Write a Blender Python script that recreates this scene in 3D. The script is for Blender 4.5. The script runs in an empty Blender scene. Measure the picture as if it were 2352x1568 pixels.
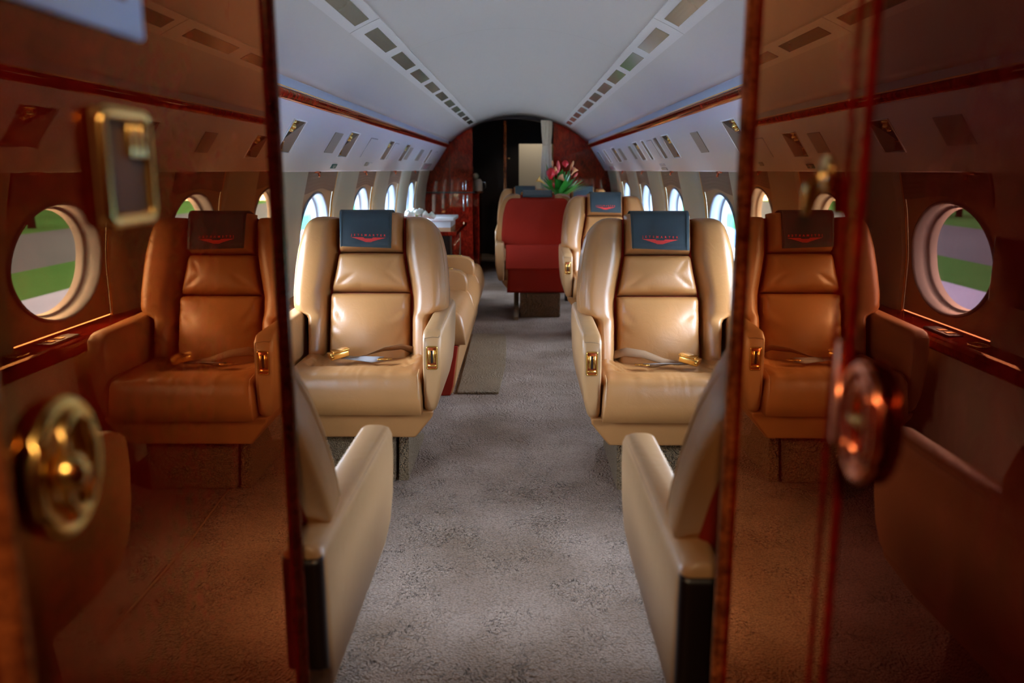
import bpy, bmesh, math, random
from mathutils import Vector, Matrix
random.seed(7)
S = bpy.context.scene
C = S.collection
PI = math.pi
R = math.radians

# ------------------------------------------------------------------ camera
FPX = 1940.0
cam_d = bpy.data.cameras.new('camera')
cam_d.sensor_width = 36.0
cam_d.lens = FPX / 2352 * 36.0
cam_d.clip_start = 0.02
cam_d.dof.use_dof = True
cam_d.dof.focus_distance = 3.45
cam_d.dof.aperture_fstop = 2.8
cam = bpy.data.objects.new('camera', cam_d)
C.objects.link(cam)
PITCH = math.atan(394 / FPX)
YAW = math.atan(22 * math.cos(PITCH) / FPX)
cam.location = (0.036, 0, 1.22)
cam.rotation_euler = (PI / 2 - PITCH, 0, YAW)
S.camera = cam

# ------------------------------------------------------------------ world, exposure
S.view_settings.view_transform = 'Standard'
S.view_settings.look = 'None'
S.view_settings.gamma = 1
S.view_settings.use_curve_mapping = False
S.view_settings.exposure = 0.30
W = bpy.data.worlds.new('sky')
S.world = W
W.use_nodes = True
nt = W.node_tree
bg = nt.nodes['Background']
geo = nt.nodes.new('ShaderNodeTexCoord')
sep = nt.nodes.new('ShaderNodeSeparateXYZ')
ramp = nt.nodes.new('ShaderNodeValToRGB')
nt.links.new(geo.outputs['Generated'], sep.inputs[0])
nt.links.new(sep.outputs['Z'], ramp.inputs[0])
nt.links.new(ramp.outputs[0], bg.inputs['Color'])
ramp.color_ramp.elements[0].position = 0.0
ramp.color_ramp.elements[0].color = (0.74, 0.87, 1.06, 1)
ramp.color_ramp.elements[1].position = 0.8
ramp.color_ramp.elements[1].color = (0.70, 0.85, 1.06, 1)
bg.inputs['Strength'].default_value = 40.0
S.cycles.max_bounces = 10
S.cycles.diffuse_bounces = 5
S.cycles.glossy_bounces = 5
S.cycles.transparent_max_bounces = 10
S.cycles.sample_clamp_indirect = 10.0
S.cycles.caustics_reflective = False
S.cycles.use_denoising = True

# ------------------------------------------------------------------ material helpers
def new_mat(name):
    m = bpy.data.materials.new(name)
    m.use_nodes = True
    n = m.node_tree
    return m, n, n.nodes['Principled BSDF'], n.nodes['Material Output']

def nd(n, typ, **kw):
    x = n.nodes.new(typ)
    for k, v in kw.items():
        if k in x.inputs.keys():
            x.inputs[k].default_value = v
        else:
            setattr(x, k, v)
    return x

def plain(name, col, rough=0.5, metal=0.0, spec=0.5, bump=None, var=0.0, coat=0.0, sheen=0.0):
    m, n, b, o = new_mat(name)
    b.inputs['Base Color'].default_value = (*col, 1)
    b.inputs['Roughness'].default_value = rough
    b.inputs['Metallic'].default_value = metal
    b.inputs['Specular IOR Level'].default_value = spec
    b.inputs['Coat Weight'].default_value = coat
    b.inputs['Coat Roughness'].default_value = 0.08
    b.inputs['Sheen Weight'].default_value = sheen
    tc = nd(n, 'ShaderNodeTexCoord')
    if var:
        nz = nd(n, 'ShaderNodeTexNoise', Scale=9.0, Detail=4.0)
        mx = nd(n, 'ShaderNodeMix', data_type='RGBA')
        n.links.new(tc.outputs['Object'], nz.inputs['Vector'])
        n.links.new(nz.outputs['Fac'], mx.inputs[0])
        mx.inputs[6].default_value = (*[c * (1 - var) for c in col], 1)
        mx.inputs[7].default_value = (*[min(1, c * (1 + var)) for c in col], 1)
        n.links.new(mx.outputs[2], b.inputs['Base Color'])
    if bump:
        sc, st = bump
        nz = nd(n, 'ShaderNodeTexNoise', Scale=sc, Detail=3.0)
        bp = nd(n, 'ShaderNodeBump', Strength=st, Distance=0.002)
        n.links.new(tc.outputs['Object'], nz.inputs['Vector'])
        n.links.new(nz.outputs['Fac'], bp.inputs['Height'])
        n.links.new(bp.outputs[0], b.inputs['Normal'])
    return m

def leather(name, col, rough=0.37, spec=0.65):
    m, n, b, o = new_mat(name)
    tc = nd(n, 'ShaderNodeTexCoord')
    n1 = nd(n, 'ShaderNodeTexNoise', Scale=5.0, Detail=5.0)
    n.links.new(tc.outputs['Object'], n1.inputs['Vector'])
    mx = nd(n, 'ShaderNodeMix', data_type='RGBA')
    mx.inputs[6].default_value = (*[c * 0.88 for c in col], 1)
    mx.inputs[7].default_value = (*[c * 1.1 for c in col], 1)
    n.links.new(n1.outputs['Fac'], mx.inputs[0])
    n.links.new(mx.outputs[2], b.inputs['Base Color'])
    b.inputs['Roughness'].default_value = rough
    b.inputs['Specular IOR Level'].default_value = spec
    vo = nd(n, 'ShaderNodeTexVoronoi', Scale=420.0)
    n.links.new(tc.outputs['Object'], vo.inputs['Vector'])
    n2 = nd(n, 'ShaderNodeTexNoise', Scale=14.0, Detail=4.0, Distortion=1.5)
    n.links.new(tc.outputs['Object'], n2.inputs['Vector'])
    b1 = nd(n, 'ShaderNodeBump', Strength=0.12, Distance=0.001)
    n.links.new(vo.outputs['Distance'], b1.inputs['Height'])
    b2 = nd(n, 'ShaderNodeBump', Strength=0.22, Distance=0.006)
    n.links.new(n2.outputs['Fac'], b2.inputs['Height'])
    n.links.new(b1.outputs[0], b2.inputs['Normal'])
    n.links.new(b2.outputs[0], b.inputs['Normal'])
    return m

def lacquer(name, dark, light, tint, ior=2.4, scale=3.0, rough=0.012, stretch=(1, 1, 0.5), gain=1.0):
    """burl mahogany under a deep polished lacquer: tinted mirror gloss over a dark wood body"""
    m, n, b, o = new_mat(name)
    tc = nd(n, 'ShaderNodeTexCoord')
    mp = nd(n, 'ShaderNodeMapping')
    mp.inputs['Scale'].default_value = stretch
    n.links.new(tc.outputs['Object'], mp.inputs[0])
    n1 = nd(n, 'ShaderNodeTexNoise', Scale=scale, Detail=6.0, Distortion=1.2, Roughness=0.6)
    n.links.new(mp.outputs[0], n1.inputs['Vector'])
    n2 = nd(n, 'ShaderNodeTexNoise', Scale=scale * 5, Detail=5.0, Distortion=2.5)
    n.links.new(mp.outputs[0], n2.inputs['Vector'])
    ad = nd(n, 'ShaderNodeMath', operation='MULTIPLY')
    n.links.new(n1.outputs['Fac'], ad.inputs[0]); n.links.new(n2.outputs['Fac'], ad.inputs[1])
    cr = nd(n, 'ShaderNodeValToRGB')
    cr.color_ramp.elements[0].position = 0.14; cr.color_ramp.elements[0].color = (*dark, 1)
    cr.color_ramp.elements[1].position = 0.42; cr.color_ramp.elements[1].color = (*light, 1)
    n.links.new(ad.outputs[0], cr.inputs[0])
    df = nd(n, 'ShaderNodeBsdfDiffuse')
    n.links.new(cr.outputs[0], df.inputs['Color'])
    gl = nd(n, 'ShaderNodeBsdfGlossy', Roughness=rough)
    tr = nd(n, 'ShaderNodeValToRGB')
    tr.color_ramp.elements[0].position = 0.32; tr.color_ramp.elements[0].color = (*[t * 0.9 for t in tint], 1)
    tr.color_ramp.elements[1].position = 0.62; tr.color_ramp.elements[1].color = (*tint, 1)
    n.links.new(n1.outputs['Fac'], tr.inputs[0])
    n.links.new(tr.outputs[0], gl.inputs['Color'])
    f0 = ((ior - 1) / (ior + 1)) ** 2
    lw = nd(n, 'ShaderNodeLayerWeight', Blend=0.5)
    p5 = nd(n, 'ShaderNodeMath', operation='POWER'); p5.inputs[1].default_value = 5.0
    fr = nd(n, 'ShaderNodeMath', operation='MULTIPLY_ADD', use_clamp=True)
    fr.inputs[1].default_value = gain * (1 - f0); fr.inputs[2].default_value = gain * f0
    n.links.new(lw.outputs['Facing'], p5.inputs[0]); n.links.new(p5.outputs[0], fr.inputs[0])
    mx = nd(n, 'ShaderNodeMixShader')
    n.links.new(fr.outputs[0], mx.inputs[0])
    n.links.new(df.outputs[0], mx.inputs[1]); n.links.new(gl.outputs[0], mx.inputs[2])
    n.links.new(mx.outputs[0], o.inputs['Surface'])
    return m

M = {}
M['leather'] = leather('tan_leather', (0.43, 0.19, 0.060))
M['leather_light'] = leather('light_tan_leather', (0.48, 0.255, 0.105), 0.39)
M['leather_back'] = leather('shaded_red_brown_leather', (0.34, 0.020, 0.008), 0.6, 0.2)  # red-brown leather, deepened to carry the shade on the seat backs
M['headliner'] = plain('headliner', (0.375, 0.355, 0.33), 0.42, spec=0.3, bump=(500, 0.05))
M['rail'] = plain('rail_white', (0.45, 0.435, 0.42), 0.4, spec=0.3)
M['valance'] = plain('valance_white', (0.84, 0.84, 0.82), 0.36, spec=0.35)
M['valance_seam'] = plain('panel_seam', (0.30, 0.28, 0.26), 0.5)
M['cover_panel'] = plain('beige_cover', (0.42, 0.385, 0.30), 0.4)
M['cove'] = plain('cove_grey', (0.46, 0.49, 0.51), 0.35)
M['taupe'] = plain('taupe_recess', (0.33, 0.235, 0.155), 0.55)
M['pilaster'] = plain('sage_cream_fabric', (0.56, 0.54, 0.41), 0.55, bump=(300, 0.15))
M['bay'] = plain('tan_bay', (0.48, 0.33, 0.19), 0.35)
M['bay_rim'] = plain('window_rim', (0.22, 0.26, 0.32), 0.35)
M['shade'] = plain('taupe_shade', (0.27, 0.18, 0.12), 0.6)
M['gold'] = plain('polished_gold', (0.95, 0.60, 0.17), 0.22, metal=1.0)
M['gold_satin'] = plain('satin_gold', (0.80, 0.46, 0.14), 0.3, metal=1.0)
M['copper'] = plain('rose_gold', (0.85, 0.26, 0.12), 0.2, metal=1.0)
M['bronze'] = plain('bronze', (0.30, 0.135, 0.045), 0.55, spec=0.12)
M['steel'] = plain('steel', (0.7, 0.7, 0.72), 0.22, metal=1.0)
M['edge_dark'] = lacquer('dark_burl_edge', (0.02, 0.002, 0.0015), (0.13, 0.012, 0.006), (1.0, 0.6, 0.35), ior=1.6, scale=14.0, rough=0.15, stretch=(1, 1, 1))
M['black'] = plain('black', (0.008, 0.006, 0.006), 0.4)
M['screen'] = plain('black_screen', (0.004, 0.004, 0.005), 0.2)
M['cloth'] = plain('slate_cloth', (0.034, 0.050, 0.056), 0.8, bump=(700, 0.4), var=0.25, sheen=0.15)
M['logo_red'] = plain('red_embroidery', (0.95, 0.05, 0.04), 0.5)
M['belt'] = plain('grey_webbing', (0.33, 0.30, 0.30), 0.45, bump=(400, 0.3))
M['belt_tan'] = plain('tan_webbing', (0.30, 0.17, 0.09), 0.55, bump=(400, 0.3))
M['lens'] = plain('olive_lens', (0.17, 0.16, 0.115), 0.12, spec=0.5, coat=0.15)
M['wood'] = lacquer('burl_mahogany', (0.09, 0.004, 0.003), (0.42, 0.025, 0.010), (0.95, 0.60, 0.33), ior=1.7, scale=4.0, rough=0.03)
M['wood_panel'] = lacquer('polished_burl_panel', (0.10, 0.002, 0.002), (0.28, 0.005, 0.004), (1.0, 0.38, 0.12), ior=1.6, scale=9.0, gain=1.8, stretch=(1, 1, 0.8))
M['wood_panel_dark'] = lacquer('polished_dark_panel', (0.02, 0.001, 0.001), (0.08, 0.003, 0.004), (1.0, 0.32, 0.16), ior=1.6, scale=5.0, gain=1.1)
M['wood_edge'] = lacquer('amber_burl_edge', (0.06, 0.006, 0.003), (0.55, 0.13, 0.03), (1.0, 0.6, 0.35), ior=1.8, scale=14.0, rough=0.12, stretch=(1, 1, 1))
M['wood_black'] = plain('dark_veneer', (0.010, 0.004, 0.003), 0.35)
M['white_top'] = plain('white_laminate', (0.75, 0.76, 0.76), 0.25)
M['cream'] = plain('cream_cloth', (0.66, 0.54, 0.38), 0.8, bump=(60, 0.3))
M['door_cream'] = plain('cream_door', (0.70, 0.63, 0.50), 0.5)
M['ice'] = plain('frosted_acrylic', (0.72, 0.85, 0.98), 0.45)
M['green_sign'] = plain('green_sign', (0.01, 0.13, 0.10), 0.4)
M['red_text'] = plain('red_print', (0.30, 0.06, 0.10), 0.6)
M['leaf'] = plain('leaf_green', (0.035, 0.32, 0.03), 0.4, var=0.5)
M['leaf_light'] = plain('leaf_pale', (0.20, 0.33, 0.06), 0.45, var=0.3)
M['bloom_red'] = plain('red_petal', (0.62, 0.015, 0.02), 0.5, bump=(90, 1.0))
M['bloom_pink'] = plain('pink_petal', (0.75, 0.10, 0.09), 0.5)
M['bloom_yellow'] = plain('yellow_petal', (0.85, 0.50, 0.10), 0.45)
M['bloom_peach'] = plain('peach_petal', (0.80, 0.36, 0.14), 0.45)
M['bloom_white'] = plain('white_petal', (0.85, 0.88, 0.80), 0.5)

def carpet(name, c0, c1, sc=1.0):
    m, n, b, o = new_mat(name)
    tc = nd(n, 'ShaderNodeTexCoord')
    vo = nd(n, 'ShaderNodeTexVoronoi', Scale=150.0 * sc)
    n.links.new(tc.outputs['Object'], vo.inputs['Vector'])
    nz = nd(n, 'ShaderNodeTexNoise', Scale=2.2, Detail=5.0)
    n.links.new(tc.outputs['Object'], nz.inputs['Vector'])
    # swirling pile: short wave ridges whose direction wanders
    wv = nd(n, 'ShaderNodeTexWave', Scale=15.0, Distortion=30.0, Detail=2.0)
    wv.inputs['Detail Scale'].default_value = 0.55
    n.links.new(tc.outputs['Object'], wv.inputs['Vector'])
    mx = nd(n, 'ShaderNodeMix', data_type='RGBA')
    mx.inputs[6].default_value = (*c0, 1); mx.inputs[7].default_value = (*c1, 1)
    cr = nd(n, 'ShaderNodeMapRange')
    cr.inputs['From Min'].default_value = 0.3; cr.inputs['From Max'].default_value = 0.7
    n.links.new(nz.outputs['Fac'], cr.inputs['Value'])
    n.links.new(cr.outputs[0], mx.inputs[0])
    m2 = nd(n, 'ShaderNodeMix', data_type='RGBA', blend_type='MULTIPLY')
    m2.inputs[0].default_value = 0.85
    n.links.new(mx.outputs[2], m2.inputs[6]); 
    c2 = nd(n, 'ShaderNodeValToRGB')
    c2.color_ramp.elements[0].color = (1, 1, 1, 1); c2.color_ramp.elements[1].color = (0.35, 0.33, 0.3, 1)
    n.links.new(vo.outputs['Distance'], c2.inputs[0])
    n.links.new(c2.outputs[0], m2.inputs[7])
    n.links.new(m2.outputs[2], b.inputs['Base Color'])
    b.inputs['Roughness'].default_value = 0.9
    b.inputs['Sheen Weight'].default_value = 0.08
    b.inputs['Specular IOR Level'].default_value = 0.15
    b1 = nd(n, 'ShaderNodeBump', Strength=1.0, Distance=0.010)
    b1.invert = True
    n.links.new(vo.outputs['Distance'], b1.inputs['Height'])
    b2 = nd(n, 'ShaderNodeBump', Strength=0.6, Distance=0.012)
    nm = nd(n, 'ShaderNodeTexNoise', Scale=5.0, Detail=2.0)
    n.links.new(tc.outputs['Object'], nm.inputs['Vector'])
    mr = nd(n, 'ShaderNodeMapRange'); mr.inputs['From Min'].default_value = 0.42; mr.inputs['From Max'].default_value = 0.62
    n.links.new(nm.outputs['Fac'], mr.inputs['Value'])
    mm = nd(n, 'ShaderNodeMath', operation='MULTIPLY')
    n.links.new(wv.outputs['Fac'], mm.inputs[0]); n.links.new(mr.outputs[0], mm.inputs[1])
    n.links.new(mm.outputs[0], b2.inputs['Height'])
    n.links.new(b1.outputs[0], b2.inputs['Normal'])
    n.links.new(b2.outputs[0], b.inputs['Normal'])
    return m
M['carpet'] = carpet('brown_carpet', (0.29, 0.175, 0.11), (0.58, 0.41, 0.32))
M['carpet_mat'] = carpet('tan_carpet_mat', (0.32, 0.20, 0.105), (0.42, 0.28, 0.16), 1.3)

m, n, b, o = new_mat('window_glass')
tp = nd(n, 'ShaderNodeBsdfTransparent'); tp.inputs['Color'].default_value = (0.88, 0.93, 0.96, 1)
gl = nd(n, 'ShaderNodeBsdfGlossy', Roughness=0.02)
lw = nd(n, 'ShaderNodeLayerWeight', Blend=0.5)
p5 = nd(n, 'ShaderNodeMath', operation='POWER'); p5.inputs[1].default_value = 5.0
fr = nd(n, 'ShaderNodeMath', operation='MULTIPLY_ADD', use_clamp=True); fr.inputs[1].default_value = 0.8; fr.inputs[2].default_value = 0.03
n.links.new(lw.outputs['Facing'], p5.inputs[0]); n.links.new(p5.outputs[0], fr.inputs[0])
mx = nd(n, 'ShaderNodeMixShader')
n.links.new(fr.outputs[0], mx.inputs[0]); n.links.new(tp.outputs[0], mx.inputs[1]); n.links.new(gl.outputs[0], mx.inputs[2])
n.links.new(mx.outputs[0], o.inputs['Surface'])
M['glass'] = m

def ground_mat(name, a, bcol, sc):
    m, n, b, o = new_mat(name)
    tc = nd(n, 'ShaderNodeTexCoord'); nz = nd(n, 'ShaderNodeTexNoise', Scale=sc, Detail=6.0)
    n.links.new(tc.outputs['Object'], nz.inputs['Vector'])
    mx = nd(n, 'ShaderNodeMix', data_type='RGBA')
    mx.inputs[6].default_value = (*a, 1); mx.inputs[7].default_value = (*bcol, 1)
    n.links.new(nz.outputs['Fac'], mx.inputs[0]); n.links.new(mx.outputs[2], b.inputs['Base Color'])
    b.inputs['Roughness'].default_value = 1.0
    b.inputs['Specular IOR Level'].default_value = 0.0
    return m
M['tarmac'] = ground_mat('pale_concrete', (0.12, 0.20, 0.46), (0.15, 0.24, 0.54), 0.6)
M['stand'] = ground_mat('bounce_concrete', (0.56, 0.54, 0.52), (0.66, 0.64, 0.62), 0.6)  # unseen ground made bright to bounce skylight up to the headliner
M['lawn'] = ground_mat('lawn_grass', (0.016, 0.075, 0.035), (0.024, 0.105, 0.05), 1.5)
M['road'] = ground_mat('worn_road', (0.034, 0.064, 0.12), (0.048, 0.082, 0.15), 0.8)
M['bark'] = plain('bark', (0.006, 0.007, 0.009), 1.0, spec=0.0)
M['tree'] = plain('tree_leaf', (0.035, 0.085, 0.085), 1.0, spec=0.0, var=0.5)
M['hangar'] = plain('hangar_grey', (0.16, 0.15, 0.19), 0.6)

# ------------------------------------------------------------------ mesh helpers
def obj(name, bm, mat, parent=None, smooth=True, loc=None):
    bmesh.ops.recalc_face_normals(bm, faces=bm.faces[:])
    me = bpy.data.meshes.new(name)
    bm.to_mesh(me); bm.free()
    for p in me.polygons: p.use_smooth = smooth
    o = bpy.data.objects.new(name, me)
    C.objects.link(o)
    if mat is not None: me.materials.append(M[mat] if isinstance(mat, str) else mat)
    if parent: o.parent = parent
    if loc: o.location = loc
    return o

def tag(o, label, cat, group=None, kind=None):
    if label: o['label'] = label
    if cat: o['category'] = cat
    if group: o['group'] = group
    if kind: o['kind'] = kind
    return o

def thing(name, label, cat, loc=(0, 0, 0), rz=0, group=None):
    o = bpy.data.objects.new(name, None)
    o.empty_display_size = 0.05
    C.objects.link(o); o.location = loc; o.rotation_euler = (0, 0, rz)
    return tag(o, label, cat, group)

def struct(o, label=None):
    o['kind'] = 'structure'
    if label: o['label'] = label
    return o

def bm_box(bm, x0, x1, y0, y1, z0, z1, bev=0.0, seg=3):
    vs = [bm.verts.new(p) for p in ((x0, y0, z0), (x1, y0, z0), (x1, y1, z0), (x0, y1, z0), (x0, y0, z1), (x1, y0, z1), (x1, y1, z1), (x0, y1, z1))]
    fs = [bm.faces.new([vs[i] for i in q]) for q in ((0, 3, 2, 1), (4, 5, 6, 7), (0, 1, 5, 4), (1, 2, 6, 5), (2, 3, 7, 6), (3, 0, 4, 7))]
    if bev > 0:
        es = list({e for f in fs for e in f.edges})
        bmesh.ops.bevel(bm, geom=es, offset=bev, segments=seg, affect='EDGES', profile=0.5)
    return bm

def box(name, x0, x1, y0, y1, z0, z1, mat, parent=None, bev=0.0, seg=3, smooth=None):
    return obj(name, bm_box(bmesh.new(), x0, x1, y0, y1, z0, z1, bev, seg), mat, parent, smooth=False if smooth is None else smooth)

def bevel_mod(o, w, seg=3, ang=35):
    md = o.modifiers.new('bevel', 'BEVEL'); md.width = w; md.segments = seg
    md.limit_method = 'ANGLE'; md.angle_limit = R(ang); md.harden_normals = False
    return o

def smooth_angle(o, ang=40):
    me = o.data
    me.set_sharp_from_angle(angle=R(ang))
    return o

def prism(bm, pts, f0, f1):
    """pts: 2D outline; f0/f1 map a 2D point to 3D on the two ends"""
    a = [bm.verts.new(f0(p)) for p in pts]; b = [bm.verts.new(f1(p)) for p in pts]
    n = len(pts)
    bm.faces.new(a[::-1]); bm.faces.new(b)
    for i in range(n):
        bm.faces.new((a[i], a[(i + 1) % n], b[(i + 1) % n], b[i]))
    return bm

def tube(bm, pts, r, seg=8, close=False):
    rings = []
    n = len(pts)
    pts = [Vector(p) for p in pts]
    for i, p in enumerate(pts):
        if close: d = pts[(i + 1) % n] - pts[i - 1]
        else: d = pts[min(i + 1, n - 1)] - pts[max(i - 1, 0)]
        d.normalize()
        up = Vector((0, 0, 1)) if abs(d.z) < 0.9 else Vector((1, 0, 0))
        a = d.cross(up).normalized(); c = d.cross(a)
        rr = r[i] if isinstance(r, (list, tuple)) else r
        rings.append([bm.verts.new(p + (a * math.cos(2 * PI * k / seg) + c * math.sin(2 * PI * k / seg)) * rr) for k in range(seg)])
    for i in range(n if close else n - 1):
        A, B = rings[i], rings[(i + 1) % n]
        for k in range(seg):
            bm.faces.new((A[k], A[(k + 1) % seg], B[(k + 1) % seg], B[k]))
    if not close:
        bm.faces.new(rings[0][::-1]); bm.faces.new(rings[-1])
    return bm

def lathe(bm, prof, cx=0, cy=0, cz=0, seg=24, axis='z', sx=1, sy=1):
    rings = []
    for r, h in prof:
        ring = []
        for k in range(seg):
            a = 2 * PI * k / seg
            u, v = r * math.cos(a) * sx, r * math.sin(a) * sy
            p = (cx + u, cy + v, cz + h) if axis == 'z' else (cx + h, cy + u, cz + v)
            ring.append(bm.verts.new(p))
        rings.append(ring)
    for A, B in zip(rings, rings[1:]):
        for k in range(seg):
            bm.faces.new((A[k], A[(k + 1) % seg], B[(k + 1) % seg], B[k]))
    bm.faces.new(rings[0][::-1]); bm.faces.new(rings[-1])
    return bm

def interp(tab, t):
    if t <= tab[0][0]: return tab[0][1]
    for (a, va), (b, vb) in zip(tab, tab[1:]):
        if t <= b:
            return va + (vb - va) * (t - a) / (b - a)
    return tab[-1][1]

def smooth_interp(tab, t):
    """monotone-ish smooth interpolation: average of a few nearby linear samples"""
    w = 0.012
    return sum(interp(tab, t + k * w) for k in (-1.5, -0.75, 0, 0.75, 1.5)) / 5

def axis_samples(L, r, n, e):
    """distances from one end; dense inside the rounding radius r at both ends"""
    k = 7
    edge = [r * (1 - math.cos(PI / 2 * i / k) ** (2 / e)) for i in range(k)]
    mid = [r + (L - 2 * r) * i / n for i in range(n + 1)]
    out = edge + mid + [L - d for d in reversed(edge)]
    res = []
    for d in out:
        if not res or d - res[-1] > 1e-5: res.append(d)
    return res

def rnd(d, r, e):
    if d >= r: return 1.0
    q = max(0.0, 1 - d / r)
    return max(0.0, 1 - q ** e) ** (1 / e)

def pad(xl, xr, s0, s1, D, r, place, nu=12, nv=14, dome=0.0, e=2.4, extra=None, Wn=None, cap=True, rx=None):
    """an upholstered pad: a height field with rounded edges over an outline that runs from s0 to s1"""
    bm = bmesh.new()
    H = s1 - s0
    Wn = Wn or max(abs(xr((s0 + s1) / 2) - xl((s0 + s1) / 2)), 0.02)
    rx = rx or r
    us = [d / Wn for d in axis_samples(Wn, min(rx, Wn * 0.49), nu, e)]
    vs = axis_samples(H, min(r, H * 0.49), nv, e)
    grid = []
    for dv in vs:
        s = s0 + dv
        a, b = xl(s), xr(s)
        row = []
        for u in us:
            x = a + (b - a) * u
            m = rnd(min(u, 1 - u) * Wn, min(rx, Wn * 0.49), e) * rnd(min(dv, H - dv), min(r, H * 0.49), e)
            h = D * m + dome * math.sin(PI * u) * math.sin(PI * dv / H) * (m if m < 1 else 1)
            if extra: h += extra(x, s, u, dv / H) * m
            row.append(bm.verts.new(place(x, s, h)))
        grid.append(row)
    for A, B in zip(grid, grid[1:]):
        for i in range(len(us) - 1):
            bm.faces.new((A[i], A[i + 1], B[i + 1], B[i]))
    if cap:
        loop = grid[0] + [g[-1] for g in grid[1:]] + grid[-1][-2::-1] + [g[0] for g in grid[-2:0:-1]]
        try: bm.faces.new(loop)
        except Exception: pass
    return bm

def creases(lst):
    """leather creases: grooves along short segments in pad coordinates"""
    def f(x, s, u, v):
        t = 0
        for (x0, s0, x1, s1, w, a) in lst:
            dx, ds = x1 - x0, s1 - s0
            L2 = dx * dx + ds * ds
            k = max(0, min(1, ((x - x0) * dx + (s - s0) * ds) / L2))
            d2 = (x - x0 - k * dx) ** 2 + (s - s0 - k * ds) ** 2
            t -= a * math.exp(-d2 / (w * w)) * math.sin(PI * (0.12 + 0.88 * k)) 
        return t
    return f

def sheet(bm, rows, thick=None):
    g = [[bm.verts.new(p) for p in row] for row in rows]
    for A, B in zip(g, g[1:]):
        for i in range(len(A) - 1):
            bm.faces.new((A[i], A[i + 1], B[i + 1], B[i]))
    return bm

def solid(o, t, off=1):
    md = o.modifiers.new('thickness', 'SOLIDIFY'); md.thickness = t; md.offset = off
    return o

def text_mesh(txt, size, spacing=1.0, bold=0.0, ext=0.0006):
    cu = bpy.data.curves.new('lettering', 'FONT')
    cu.body = txt; cu.size = size; cu.space_character = spacing; cu.align_x = 'CENTER'
    cu.extrude = ext; cu.offset = bold; cu.resolution_u = 3
    ob = bpy.data.objects.new('tmp', cu); C.objects.link(ob)
    dg = bpy.context.evaluated_depsgraph_get()
    me = bpy.data.meshes.new_from_object(ob.evaluated_get(dg))
    bpy.data.objects.remove(ob); bpy.data.curves.remove(cu)
    return me

# ------------------------------------------------------------------ cabin shell
Y0, Y1 = -1.6, 10.0           # vestibule behind the camera ... aft bulkhead
FR = 0.72                     # transverse partition ahead of the front seats
RC, ZC = 1.185, 0.645         # headliner radius and centre

def arc(ax): return math.sqrt(RC * RC - ax * ax) + ZC
# floor
o = box('floor', -1.2, 1.2, Y0, 13.0, -0.06, 0.0, 'carpet'); struct(o, 'brown patterned cabin carpet')
bm = bmesh.new(); tube(bm, [(0.489, 3.09, 0.002), (0.474, 2.84, 0.002), (0.459, 2.64, 0.002), (0.456, 2.42, 0.002), (0.456, 2.0, 0.002)], 0.004, 6); obj('carpet_seam', bm, 'belt_tan', o)
# headliner
bm = bmesh.new()
rows = []
A0 = math.asin(0.780 / RC)
for y in [Y0 + (Y1 - Y0) * i / 24 for i in range(25)]:
    rows.append([(RC * math.sin(A0 * (k / 24 - 1)), y, RC * math.cos(A0 * (k / 24 - 1)) + ZC) for k in range(49)])
sheet(bm, rows)
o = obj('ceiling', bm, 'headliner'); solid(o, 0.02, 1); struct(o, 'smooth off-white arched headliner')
# thin cross seams of the headliner
for i, y in enumerate((3.9, 6.4)):
    bm = bmesh.new()
    rr = RC - 0.0015
    rows = [[(rr * math.sin(a), yy, rr * math.cos(a) + ZC) for a in [-0.39 + 0.78 * k / 20 for k in range(21)]] for yy in (y, y + 0.004)]
    sheet(bm, rows)
    o = obj('seam', bm, 'valance_seam', bpy.data.objects['ceiling'])

# light strips along the headliner with olive lenses
ORD = ['first', 'second', 'third', 'fourth', 'fifth', 'sixth', 'seventh', 'eighth', 'ninth', 'tenth', 'eleventh', 'twelfth', 'thirteenth']
def arc_patch(bm, x0, x1, y0, y1, lift, sg, n=4):
    def p(x, y):
        a = math.asin(x / RC); r = RC - lift
        return (sg * r * math.sin(a), y, r * math.cos(a) + ZC)
    return [[p(x0 + (x1 - x0) * i / n, y) for i in range(n + 1)] for y in (y0, y1)]

def arc_plate(name, x0, x1, y0, y1, lift0, lift1, sg, mat, parent=None, cy=0.0):
    """thin plate following the arch, between two lifts off the headliner"""
    bm = bmesh.new(); n = 4
    def p(x, y, l):
        a = math.asin(x / RC); r = RC - l
        return (sg * r * math.sin(a), y, r * math.cos(a) + ZC)
    xs = [x0 + (x1 - x0) * i / n for i in range(n + 1)]
    top = [[bm.verts.new(p(x, y, lift0)) for x in xs] for y in (y0, y1)]
    low = [[bm.verts.new(p(x, y, lift1)) for x in xs] for y in (y0, y1)]
    for g in (top, low):
        for i in range(n): bm.faces.new((g[0][i], g[0][i + 1], g[1][i + 1], g[1][i]))
    for i in range(n):
        for k in (0, 1): bm.faces.new((top[k][i], top[k][i + 1], low[k][i + 1], low[k][i]))
    for i in (0, n): bm.faces.new((top[0][i], top[1][i], low[1][i], low[0][i]))
    return obj(name, bm, mat, parent, smooth=False)

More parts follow.
